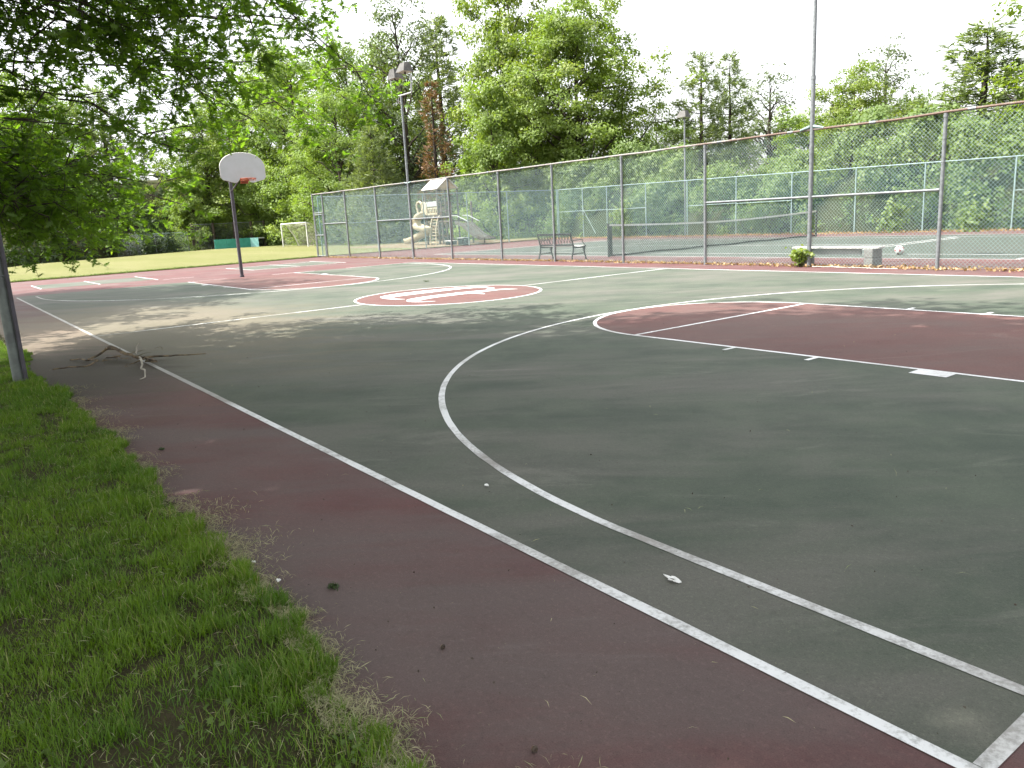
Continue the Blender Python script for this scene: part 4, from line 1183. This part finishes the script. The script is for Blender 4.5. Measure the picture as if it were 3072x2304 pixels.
# ------------------------------------------------------------------ oaks that shade the near court
def oak(seed, loc, H, boughs, label, n_leaf_scale=1.0, group=None):
    """boughs: list of (tip xyz in world, spread, n clusters, kind) hung on a trunk at loc"""
    rng = np.random.default_rng(seed)
    t = thing('oak_tree', label, 'tree', (loc[0], loc[1], -.02), group)
    mb = MB(); base = np.array([loc[0], loc[1], 0.])
    tr = [base + np.array([.25 * math.sin(z * .35), .2 * math.sin(z * .5 + 1), z]) - np.array([0, .2 * math.sin(1), 0]) for z in np.linspace(0, H * .9, 9)]
    mb.o = Vector((loc[0], loc[1], -.02))
    mb.tube(tr, [.36, .29, .26, .24, .20, .16, .11, .07, .03], 12, False)
    def tp(z):
        f = min(max(z / (H * .9), 0), 1) * 8; i = min(int(f), 7); return tr[i] + (tr[i + 1] - tr[i]) * (f - i)
    near = []; far = []
    for tip, spread, nc, kind in boughs:
        tip = np.array(tip, float); hd = np.linalg.norm((tip - tp(tip[2]))[:2])
        st = tp(max(1.9, min(H * .85, tip[2] + (.10 if kind == 'hang' else -.4) * hd)))
        limb = curve_pts(st, tip, (.09 if kind == 'hang' else .04) * hd, 8, .03 * hd, rng)
        tube_np(mb, limb, (.014 + .0042 * hd) if kind == 'hang' else (.03 + .007 * hd), .004, 6)
        for j in range(nc):
            tt = (rng.uniform(.35, 1.0) if kind != 'hang' else rng.uniform(.42, 1.0)) if j else 1.0
            f = tt * 7; k = min(int(f), 6); p = limb[k] + (limb[k + 1] - limb[k]) * (f - k)
            dirv = limb[k + 1] - limb[k]; dirv /= np.linalg.norm(dirv)
            off = rng.normal(size=3) * spread * np.array([1, 1, .45]) * (.4 + .6 * tt)
            if kind == 'hang': off[2] -= abs(rng.normal()) * spread * .30
            c = p + off + dirv * .2
            mid = (p + c) / 2 + rng.normal(size=3) * .06 + np.array([0, 0, .06])
            tw = [p, mid, c]
            mb.tube(tw, [.010 if kind == 'hang' else .014, .007, .003], 4, False)
            (near if kind == 'hang' else far).append((c, unit(c - p), mid))
    # leafy sprays
    if near:
        Cc = []; Nn = []; Sz = []; Ti = []; Up = []
        for c, d, mid in near:
            ns = rng.integers(5, 9)
            for s_ in range(ns):
                dd = unit(d + rng.normal(size=3) * .75 + np.array([0, 0, -.18])); ln = rng.uniform(.22, .55)
                a = c if s_ < ns - 2 else mid
                mb.tube([a, a + dd * ln * .5 + np.array([0, 0, .015]), a + dd * ln], [.004, .003, .0015], 3, False)
                nl = rng.integers(7, 13); tv = rng.random()
                for q in range(nl):
                    f = rng.uniform(.15, 1.05); pp = a + dd * ln * f
                    ld = unit(dd * .6 + rng.normal(size=3) * .75 + np.array([0, 0, -.35])); sz = rng.uniform(.075, .135)
                    Cc.append(pp + ld * sz * .55); Up.append(ld); Nn.append(unit(np.array([0, 0, 1.]) + rng.normal(size=3) * .5)); Sz.append(sz); Ti.append(.5 * tv + .5 * rng.random())
        cr = leaf_object('low_foliage', np.array(Cc) - np.array([loc[0], loc[1], -.02]), np.array(Nn), Sz, Ti, M['oakleaf'], t, 'oak', up=np.array(Up), rng=rng)
    if far:
        k = int(34 * n_leaf_scale); cc = np.array([c for c, _, _ in far]); n = len(cc) * k; idx = np.repeat(np.arange(len(cc)), k)
        d = unit(rng.normal(size=(n, 3)))
        P = cc[idx] + d * (rng.random(n) ** .45 * .85)[:, None] * np.array([1, 1, .5])
        Nn = np.array([0, 0, .8]) + rng.normal(size=(n, 3)) * .5 + d * .2
        leaf_object('crown', P - np.array([loc[0], loc[1], -.02]), Nn, rng.uniform(.16, .30, n), np.clip(.5 * rng.random(len(cc))[idx] + .5 * rng.random(n), 0, 1), M['oakleaf'], t, 'kite', .7, rng=rng)
    mb.build('trunk', M['bark'], t)
    return t

ro = np.random.default_rng(99)
# shadow reaches the ground at (x - .35 z, y - .60 z): the crown is shaped so the shade edge falls as on the court
def shade_ok(gx, gy):
    edge = np.interp(gy, [-9.4, -9.0, -8.7, -7.0, -5.6, -4.4, -3.1, -1.5, 0.2, 1.2, 4.0], [1.5, 3.0, 4.6, 6.2, 8.4, 9.6, 10.6, 10.9, 10.6, 9.6, 9.0])
    return gx < edge and gy > -9.4
b1 = []
tries = 0
while len(b1) < 210 and tries < 9000:
    tries += 1
    a = ro.uniform(0, 6.283); z = ro.uniform(4.8, 14.0); u = (z - 4.5) / 10
    rr = 7.6 * math.sqrt(max(0.02, 1 - (2 * u - .75) ** 2 * .55)) * ro.random() ** .5
    x, y = 7.6 + rr * math.cos(a), 4.6 + rr * math.sin(a)
    if not shade_ok(x - .35 * z + .5, y - .6 * z): continue
    # keep the open sky seen below the crown
    if y < 4.0 - .04 * x and z < 1.4 + .33 * math.hypot(x + .7, y - 1.9) + .6: continue
    b1.append(((x, y, z), .75, 5, 'crown'))
for _ in range(70):
    gx, gy, z = ro.uniform(1.0, 6.4), ro.uniform(-9.1, -4.6), ro.uniform(10.0, 13.8)
    if shade_ok(gx + .5, gy - .1): b1.append(((gx + .35 * z, gy + .6 * z, z), .6, 5, 'crown'))
HANG = [  # low branches that hang into the picture: tip, spread, sprays
 ((10.5, -4.05, 3.42), .26, 10), ((10.2, -3.6, 3.60), .36, 22), ((10.9, -2.9, 3.15), .36, 18), ((11.0, -2.2, 3.05), .28, 14),
 ((9.6, -2.6, 4.1), .45, 32), ((9.2, -1.8, 4.0), .48, 30), ((10.3, -1.5, 3.4), .48, 34), ((11.4, -1.5, 2.85), .34, 20),
 ((8.8, -.9, 4.1), .48, 28), ((9.8, -.6, 3.5), .50, 32), ((11.0, -.8, 2.75), .42, 20), ((12.2, -1.0, 2.05), .34, 30),
 ((8.6, .2, 3.7), .48, 28), ((9.6, .4, 3.0), .45, 24), ((10.6, .2, 2.4), .48, 38), ((11.8, -.2, 1.95), .42, 46),
 ((12.6, -.6, 1.75), .38, 42), ((11.2, .7, 2.1), .42, 44), ((12.4, .4, 1.85), .42, 48), ((10.2, .9, 2.1), .36, 32), ((10.0, .75, 1.78), .22, 12), ((13.2, .0, 1.85), .42, 48),
 ((8.0, -1.6, 4.1), .45, 30), ((12.0, .6, 2.4), .42, 40), ((9.0, 1.0, 2.7), .42, 18), ((13.6, -.9, 1.75), .34, 22), ((12.9, .7, 2.2), .42, 42)]
b1 += [(p, s_, n, 'hang') for p, s_, n in HANG]
oak(5, (8.6, 6.4), 14.5, b1, 'oak tree whose lobed leafy branches hang into the upper left corner', 1.0, 'oaks along the court edge')
b2 = []
for _ in range(120):
    a = ro.uniform(0, 6.283); z = ro.uniform(6.2, 13.5); rr = 6.2 * ro.random() ** .5
    x, y = 1.6 + rr * math.cos(a), 6.2 + rr * math.sin(a)
    b2.append(((x, y, z), .8, 5, 'crown'))
oak(6, (.2, 8.2), 14, b2, 'oak tree on the lawn behind and left of the viewer shading the near corner', 1.0, 'oaks along the court edge')
b3 = []
for _ in range(110):
    a = ro.uniform(0, 6.283); z = ro.uniform(3.8, 12.8); u = (z - 3.8) / 9; rr = 4.6 * math.sqrt(max(.05, 1 - (2 * u - .9) ** 2 * .7)) * ro.random() ** .5
    b3.append(((25.2 + rr * math.cos(a), 5.4 + rr * math.sin(a) - .10 * (z - 5), z), .75, 5, 'crown'))
oak(8, (25.4, 6.6), 13.5, b3, 'oak tree farther along the left court edge whose shade falls before the hoop', 2.2, 'oaks along the court edge')
b4 = []
for _ in range(34):
    a = ro.uniform(0, 6.283); z = ro.uniform(4.0, 8.0); rr = 2.8 * ro.random() ** .5
    b4.append(((19.2 + rr * math.cos(a), 4.6 + rr * math.sin(a), z), .6, 4, 'crown'))
oak(9, (18.6, 5.4), 8.4, b4, 'small oak between the two larger oaks on the left lawn', 1.8, 'oaks along the court edge')

# shrub at the foot of the tall pole
def small_shrub(loc, n, r, h, label):
    rng = np.random.default_rng(17)
    t = thing('shrub', label, 'shrub', loc); oo = Vector(loc); mb = MB(oo); C_ = []; U_ = []
    for k in range(14):
        a = rng.random() * 6.28; tip = np.array(loc) + np.array([math.cos(a) * r * rng.uniform(.3, 1), math.sin(a) * r * .5 * rng.uniform(.2, 1), h * rng.uniform(.35, 1.0)])
        pts = curve_pts(np.array(loc), tip, .08, 5, .02, rng); mb.tube(pts, [.008, .007, .005, .004, .002], 4, False)
        for q in range(n // 14):
            f = rng.uniform(.2, 1) * 4; i = min(int(f), 3); p = pts[i] + (pts[i + 1] - pts[i]) * (f - i)
            C_.append(p + rng.normal(size=3) * .05); U_.append(rng.normal(size=3))
    mb.build('stems', M['bark'], t); C_ = np.array(C_); C_[:, 2] = np.maximum(C_[:, 2], .02)
    leaf_object('foliage', C_ - np.array(loc), rng.normal(size=(len(C_), 3)) + np.array([0, .6, 1]), rng.uniform(.05, .11, len(C_)), rng.random(len(C_)), M['maple'], t, 'maple', rng=rng)
small_shrub((9.68, -13.92, 0), 300, .36, .48, 'small leafy shrub climbing through the fence at the foot of the tall pole')

# ------------------------------------------------------------------ white cord by the fence
t = MB((8.6, -13.75, 0))
cp_ = [(9.25, -13.86), (8.95, -13.80), (8.80, -13.84), (8.70, -13.80), (8.55, -13.76), (8.35, -13.80), (8.1, -13.74), (7.85, -13.68), (7.6, -13.66), (7.4, -13.70)]
t.tube([(x, y, .018 + .012 * abs(math.sin(i * 1.7))) for i, (x, y) in enumerate(smooth_poly(cp_, 5)[:-5])], .0055, 6)
o = t.build('cord', M['cord']); o.location = (8.6, -13.75, 0)
tag(o, 'white cord lying loose on the ground along the fence below the block bench', 'cord')

# ------------------------------------------------------------------ fallen branch
def fallen():
    loc = (9.4, .25, 0); t = thing('fallen_branch', 'broken dead branch with forked twigs lying across the near sideline', 'branch', loc); oo = Vector(loc)
    rng = np.random.default_rng(4)
    m = MB(oo)
    def br(pts, r0, r1, zs=None):
        P = []
        for i, p in enumerate(pts):
            z = (zs[i] if zs else .03 + .02 * rng.random()); P.append((p[0], p[1], z))
        Q = []
        for i in range(len(P) - 1):
            for u in np.linspace(0, 1, 3, endpoint=False):
                q = np.array(P[i]) * (1 - u) + np.array(P[i + 1]) * u + rng.normal(size=3) * np.array([.008, .008, .004]); q[2] = max(q[2], .012); Q.append(q)
        Q.append(np.array(P[-1])); n = len(Q)
        m.tube(Q, [.8 * (r0 + (r1 - r0) * i / (n - 1)) for i in range(n)], 7)
    br([(8.85, -.03), (9.2, .0), (9.26, .08), (9.56, .14), (9.98, .23)], .020, .026, [.04, .05, .06, .09, .14])
    br([(9.98, .23), (10.12, .26), (10.02, .38), (9.8, .52), (10.04, .55), (10.16, .67)], .022, .010, [.14, .10, .05, .03, .03, .02])
    br([(10.12, .26), (10.36, .06)], .012, .006, [.10, .05])
    br([(9.8, .52), (9.64, .44), (9.36, .55), (9.21, .66), (9.32, .79), (9.36, .95)], .015, .008)
    br([(9.23, .02), (9.23, -.16), (9.05, -.3), (8.95, -.62)], .018, .006)
    br([(9.20, .0), (9.02, .11), (8.93, .23)], .014, .006)
    br([(9.1, -.02), (8.98, .05), (8.77, -.03)], .017, .008)
    br([(9.7, .18), (9.72, .34), (9.55, .40), (9.44, .30)], .010, .005)
    for k in range(10):
        p = np.array([rng.uniform(8.8, 10.1), 0.2 + rng.normal() * .18]); a = rng.random() * 6.28; l = rng.uniform(.08, .22)
        br([tuple(p), tuple(p + .5 * l * np.array([math.cos(a), math.sin(a)])), tuple(p + l * np.array([math.cos(a + .4), math.sin(a + .4)]))], .006, .002)
    m.build('limb', M['deadwood'], t)
    m = MB(oo)
    def br2(P, r0, r1):
        n = len(P); m.tube(P, [r0 + (r1 - r0) * i / (n - 1) for i in range(n)], 6)
    br2([(9.29, .05, .06), (9.05, .08, .07), (8.71, .14, .05), (8.5, .2, .04), (8.3, .2, .05), (7.98, .27, .02), (7.93, .33, .015)], .013, .006)
    br2([(9.60, .03, .06), (9.66, .0, .09), (9.68, -.01, .14), (9.70, -.05, .18)], .012, .008)
    m.build('bleached_twig', M['palewood'], t)
fallen()

# ------------------------------------------------------------------ small finds on the court
def acorn(loc, s, label):
    t = thing('acorn', label, 'acorn', loc); m = MB(loc)
    prof = [(0, .0), (.5, .1), (.62, .45), (.5, .85), (.2, 1.15), (0, 1.25)]
    vs = []; fs = []
    for r, h in prof:
        for k in range(10):
            a = 2 * math.pi * k / 10; vs.append((loc[0] + h * s * .8 - s * .4, loc[1] + r * s * math.cos(a), loc[2] + s * .6 + r * s * math.sin(a)))
    for i in range(5):
        for k in range(10): fs.append((i * 10 + k, i * 10 + (k + 1) % 10, i * 10 + 10 + (k + 1) % 10, i * 10 + 10 + k))
    m.add(vs, fs, True); m.tube([(loc[0] - s * .4, loc[1], loc[2] + s * .6), (loc[0] - s * .9, loc[1] + s * .1, loc[2] + s * .8)], s * .08, 5)
    m.build('nut', M['acorn'], t)
    m = MB(loc); m.tube([(loc[0] - s * .45, loc[1], loc[2] + s * .6), (loc[0] - s * .1, loc[1], loc[2] + s * .6)], [s * .5, s * .68], 10); m.build('cap', M['wood'], t)
def flat_scrap(name, loc, s, mat, label, cat, seed, hole=False, n=13):
    rng = np.random.default_rng(seed); m = MB(loc)
    o_ = [(loc[0] + s * (1 + .35 * rng.normal()) * math.cos(a), loc[1] + s * .62 * (1 + .35 * rng.normal()) * math.sin(a), loc[2] + .004 + .006 * rng.random()) for a in np.linspace(0, 6.283, n, endpoint=False)]
    if hole:
        i_ = [(loc[0] + (p[0] - loc[0]) * .45 + s * .1, loc[1] + (p[1] - loc[1]) * .42, loc[2] + .004) for p in o_]
        up = lambda ps: [(x, y, z + .004) for x, y, z in ps]
        fs = []
        for k in range(n):
            j = (k + 1) % n
            fs += [(2 * n + k, 2 * n + j, 3 * n + j, 3 * n + k), (k, j, 2 * n + j, 2 * n + k), (n + j, n + k, 3 * n + k, 3 * n + j)]
        m.add(o_ + i_ + up(o_) + up(i_), fs)
    else: m.prism(o_, (0, 0, .004))
    ob = m.build(name, mat); ob.location = loc
    return tag(ob, label, cat)
acorn((.80, .80, 0), .016, 'dark brown acorn nearest to the viewer on the red border')
acorn((1.42, .71, 0), .014, 'lone acorn on the grey silted part of the red border near the grass')
flat_scrap('paper_scrap', (1.23, -.24, .0016), .028, M['scrap'], 'torn white scrap on green court between sideline and three point line', 'scrap', 3, True)
flat_scrap('pebble', (2.67, -.35, .0016), .016, M['scrap'], 'single flat white pebble on the green court near the sideline', 'pebble', 4)
flat_scrap('pebble', (2.58, .97, .006), .011, M['scrap'], 'white pebble at the lawn edge, farther one of two', 'pebble', 5)
flat_scrap('pebble', (2.32, .955, .006), .012, M['scrap'], 'white pebble at the lawn edge, nearer one of two', 'pebble', 6)
def clump(loc, n, r, label, seed):
    rng = np.random.default_rng(seed); C_ = np.array(loc) + rng.normal(size=(n, 3)) * np.array([r, r * .7, r * .3]); C_[:, 2] = np.abs(C_[:, 2] - loc[2]) + loc[2] + .006
    ob = leaf_object('grass_clump', C_ - np.array(loc), rng.normal(size=(n, 3)), rng.uniform(.014, .032, n), rng.random(n), M['darkleaf'], None, 'kite', .22, rng=rng)
    ob.location = loc; tag(ob, label, 'grass clump')
clump((2.12, .80, 0), 70, .012, 'small dark clod of cut grass on the red border', 8)
clump((16.1, -7.95, .005), 120, .05, 'dark wad of leaves on the green court behind the center circle', 9)
clump((4.92, .82, 0), 50, .014, 'dark clod of cut grass farther up the red border', 10)

rg = np.random.default_rng(23)
n = 1500       # seeds, chips and twig bits strewn over the paving
X = np.abs(rg.normal(size=n)) * 5.5 - .6; Y = 1.0 - np.abs(rg.normal(size=n)) * 3.2
C_ = np.stack([X, Y, np.full(n, .018)], -1)
ob = leaf_object('litter', C_, np.array([0, 0, 1.]) + rg.normal(size=(n, 3)) * .35, np.where(rg.random(n) < .045, rg.uniform(.03, .06, n), rg.uniform(.004, .012, n)), rg.random(n), M['straw'], None, 'kite', .06, rng=rg)
tag(ob, 'fine straw and seed litter strewn over the court', None, None, 'stuff')
n = 500
X = np.abs(rg.normal(size=n)) * 7 - .4; Y = 1.0 - np.abs(rg.normal(size=n)) * 4
ob = leaf_object('dark_litter', np.stack([X, Y, np.full(n, .019)], -1), np.array([0, 0, 1.]) + rg.normal(size=(n, 3)) * .5, rg.uniform(.004, .014, n), rg.random(n), M['wood'], None, 'kite', .7, rng=rg)
tag(ob, 'dark seeds and bark crumbs strewn over the court', None, None, 'stuff')
n = 5200       # dry leaves blown against the fences
X = rg.uniform(-2, 37, n); Y = np.array([FY(x) for x in X]) - .05 + rg.normal(size=n) * .10 * (1 + .6 * np.sin(X * 1.3))
X2 = rg.uniform(4, 38, 5000); Y2 = -30.1 + np.abs(rg.normal(size=5000)) * .35
C_ = np.stack([np.r_[X, X2], np.r_[Y, Y2], np.r_[.015 + np.abs(rg.normal(size=n)) * .02, .015 + np.abs(rg.normal(size=5000)) * .04]], -1); n = len(C_)
ob = leaf_object('leaf_litter', C_, np.array([0, 0, 1.]) + rg.normal(size=(n, 3)) * .8, rg.uniform(.03, .085, n), rg.random(n), M['litter'], None, 'kite', .7, rng=rg)
tag(ob, 'dry brown leaves blown along the foot of the fences', None, None, 'stuff')

# ------------------------------------------------------------------ lawn grass
def vnoise(x, y, seed):
    """smooth value noise on the plane, 0..1"""
    x = np.asarray(x, float); y = np.asarray(y, float); T = np.random.default_rng(seed).random((64, 64))
    i = np.floor(x).astype(int); j = np.floor(y).astype(int); u = x - i; v = y - j; u = u * u * (3 - 2 * u); v = v * v * (3 - 2 * v)
    g_ = lambda a, b: T[a % 64, b % 64]
    return (g_(i, j) * (1 - u) + g_(i + 1, j) * u) * (1 - v) + (g_(i, j + 1) * (1 - u) + g_(i + 1, j + 1) * u) * v
def blades(name, n, xs, ys, ln, width, mat, seed, lean=.5, z0=.015, dry=.08, label='', curl=.6):
    rng = np.random.default_rng(seed)
    n = len(xs)
    a = rng.random(n) * 6.283; d = np.stack([np.cos(a), np.sin(a), np.zeros(n)], -1); sd = np.stack([-np.sin(a), np.cos(a), np.zeros(n)], -1)
    tuft = vnoise(xs * 7, ys * 7, 5) * .6 + vnoise(xs * 17, ys * 17, 6) * .4
    L_ = ln * rng.uniform(.5, 1.25, n) * (.40 + 1.35 * tuft ** 1.4); le = np.abs(rng.normal(size=n)) * lean
    p0 = np.stack([xs, ys, np.full(n, z0)], -1)
    up = np.array([0, 0, 1.])
    d1 = unit(up + d * le[:, None]); d2 = unit(up + d * (le + curl * rng.random(n) * 1.6)[:, None])
    p1 = p0 + d1 * (L_ * .5)[:, None]; p2 = p1 + d2 * (L_ * .5)[:, None]
    w = (width * rng.uniform(.7, 1.3, n))[:, None]
    V = np.stack([p0 - sd * w / 2, p0 + sd * w / 2, p1 - sd * w * .42, p1 + sd * w * .42, p2], 1)
    me = bpy.data.meshes.new(name)
    me.vertices.add(n * 5); me.vertices.foreach_set('co', V.reshape(-1).astype(np.float32))
    b = np.arange(n)[:, None] * 5
    lo = np.concatenate([b + 0, b + 1, b + 3, b + 2, b + 2, b + 3, b + 4], 1).reshape(-1)
    me.loops.add(n * 7); me.loops.foreach_set('vertex_index', lo.astype(np.int32))
    me.polygons.add(n * 2); st = np.stack([np.arange(n) * 7, np.arange(n) * 7 + 4], 1).reshape(-1)
    me.polygons.foreach_set('loop_start', st.astype(np.int32)); me.update(calc_edges=True)
    patch = np.clip(1.6 * (vnoise(xs * 1.9, ys * 1.9, 8) * .55 + vnoise(xs * 6, ys * 6, 9) * .45) - .3, 0, 1)
    ti = np.where(rng.random(n) < dry, rng.uniform(.85, 1, n), np.clip(.42 * patch + .27 * rng.random(n), 0, .69))
    at = me.attributes.new('tint', 'FLOAT', 'POINT'); at.data.foreach_set('value', np.repeat(ti.astype(np.float32), 5))
    ob = link_mesh(me, name, M[mat]); return tag(ob, label, None, None, 'stuff')
rg = np.random.default_rng(31)
def scatter(n, x0, x1, dens):
    xs = x0 + (x1 - x0) * rg.random(n) ** dens
    e = 1.03 + .05 * np.clip(2.4 - xs, 0, 1) + .022 * np.sin(xs * 2.1) + .026 * np.sin(xs * 5.3 + 1) + .022 * np.sin(xs * 13.7 + 2) + .016 * np.sin(xs * 31 + 1) + np.where((xs > 8.2) & (xs < 10.6), .10, 0)
    return xs, e
n = 420000
xs, e = scatter(n, -.6, 12.5, 1.35)
ys = e + np.abs(rg.random(n)) ** 1.25 * (1.5 + .12 * xs)
bare = vnoise(xs * 3.1, ys * 3.1, 11) * .6 + vnoise(xs * 9, ys * 9, 12) * .4 + .10 * (xs < 1.6)
keep = (bare < .64) | (rg.random(n) < .22)
blades('lawn_grass', 0, xs[keep], ys[keep], .054, .0025, 'blade', 41, .85, .012, .055, 'green lawn grass at the edge of the paving')
n = 9000
xs, e = scatter(n, -.4, 10, 1.4); tuft = (np.sin(xs * 9.1) * np.sin(xs * 3.7 + 1)) > -.1
xs = xs[tuft]; e = e[tuft]; ys = e + np.abs(rg.normal(size=len(xs))) * .14 + .0
blades('edge_grass', 0, xs, ys, .075, .0032, 'blade', 42, 1.3, .012, .26, 'longer uncut grass along the paving edge')
n = 60000
xs = 12.5 + 22 * rg.random(n); ys = 1.15 + .3 * np.clip((xs - 11) / 24, 0, 1) + rg.random(n) ** 1.3 * 3
blades('lawn_grass', 0, xs, ys, .07, .008, 'blade', 43, .5, .012, .05, 'lawn grass along the far part of the court edge')
# pale clippings matted along the paving edge
n = 60000
xs, e = scatter(n, .2, 8.2, 1.45)
den = np.clip(1.9 * vnoise(xs * 2.3, xs * 0, 14) * vnoise(xs * 7, xs * 0, 15) + .25, .10, 1.2) * np.clip(1.25 - xs / 7.5, .12, 1); kp = rg.random(n) < den; xs = xs[kp]; e = e[kp]; n = len(xs)
ys = e + .08 - np.abs(rg.normal(size=n)) * (.045 + .11 * vnoise(xs * 3.3, xs * 0, 16))
C_ = np.stack([xs, ys, .008 + np.abs(rg.normal(size=n)) * .009], -1)
ob = leaf_object('grass_clippings', C_, np.array([0, 0, 1.]) + rg.normal(size=(n, 3)) * .45, rg.uniform(.012, .055, n), rg.random(n), M['straw'], None, 'kite', .05, rng=rg)
tag(ob, 'dry grass clippings lying along the edge of the paving', None, None, 'stuff')
n = 5000      # dead thatch lying between the living blades
xs, e = scatter(n, -.4, 9, 1.4); ys = e + rg.random(n) * 1.3
ob = leaf_object('thatch', np.stack([xs, ys, .022 + .03 * rg.random(n)], -1), np.array([0, 0, 1.]) + rg.normal(size=(n, 3)) * .6, rg.uniform(.02, .055, n), rg.random(n), M['straw'], None, 'kite', .04, rng=rg)
tag(ob, 'dead pale thatch between the lawn blades', None, None, 'stuff')
n = 2600      # clover and broad weeds in drifts
xs, e = scatter(n, -.4, 9, 1.3); ys = e + .08 + rg.random(n) * 1.4
kp = np.sin(xs * 3.7 + 2 * np.sin(ys * 4.1)) * np.sin(ys * 5.9 + xs * 1.3) > .35; xs = xs[kp]; ys = ys[kp]; n = len(xs)
ob = leaf_object('clover', np.stack([xs, ys, .03 + .03 * rg.random(n)], -1), np.array([0, 0, 1.]) + rg.normal(size=(n, 3)) * .35, rg.uniform(.014, .03, n), rg.random(n) * .7, M['vine'], None, 'maple', rng=rg)
tag(ob, 'clover and broad leaved weeds in the lawn', None, None, 'stuff')
# tufts along the far field edge, where turf meets the paving
xs_, ys_ = np.array([p[0] for p in edge_a]), np.array([p[1] for p in edge_a])
n = 9000; tt = rg.random(n) * (len(edge_a) - 1); xs = np.interp(tt, range(len(edge_a)), xs_) + np.abs(rg.normal(size=n)) * .25; ys = np.interp(tt, range(len(edge_a)), ys_)
ob = blades('field_edge_grass', 0, xs, ys, .06, .012, 'vine', 44, .5, .03, .1, 'short grass at the near edge of the sunny field')
# dandelion-free weeds: a few plantain rosettes in the lawn
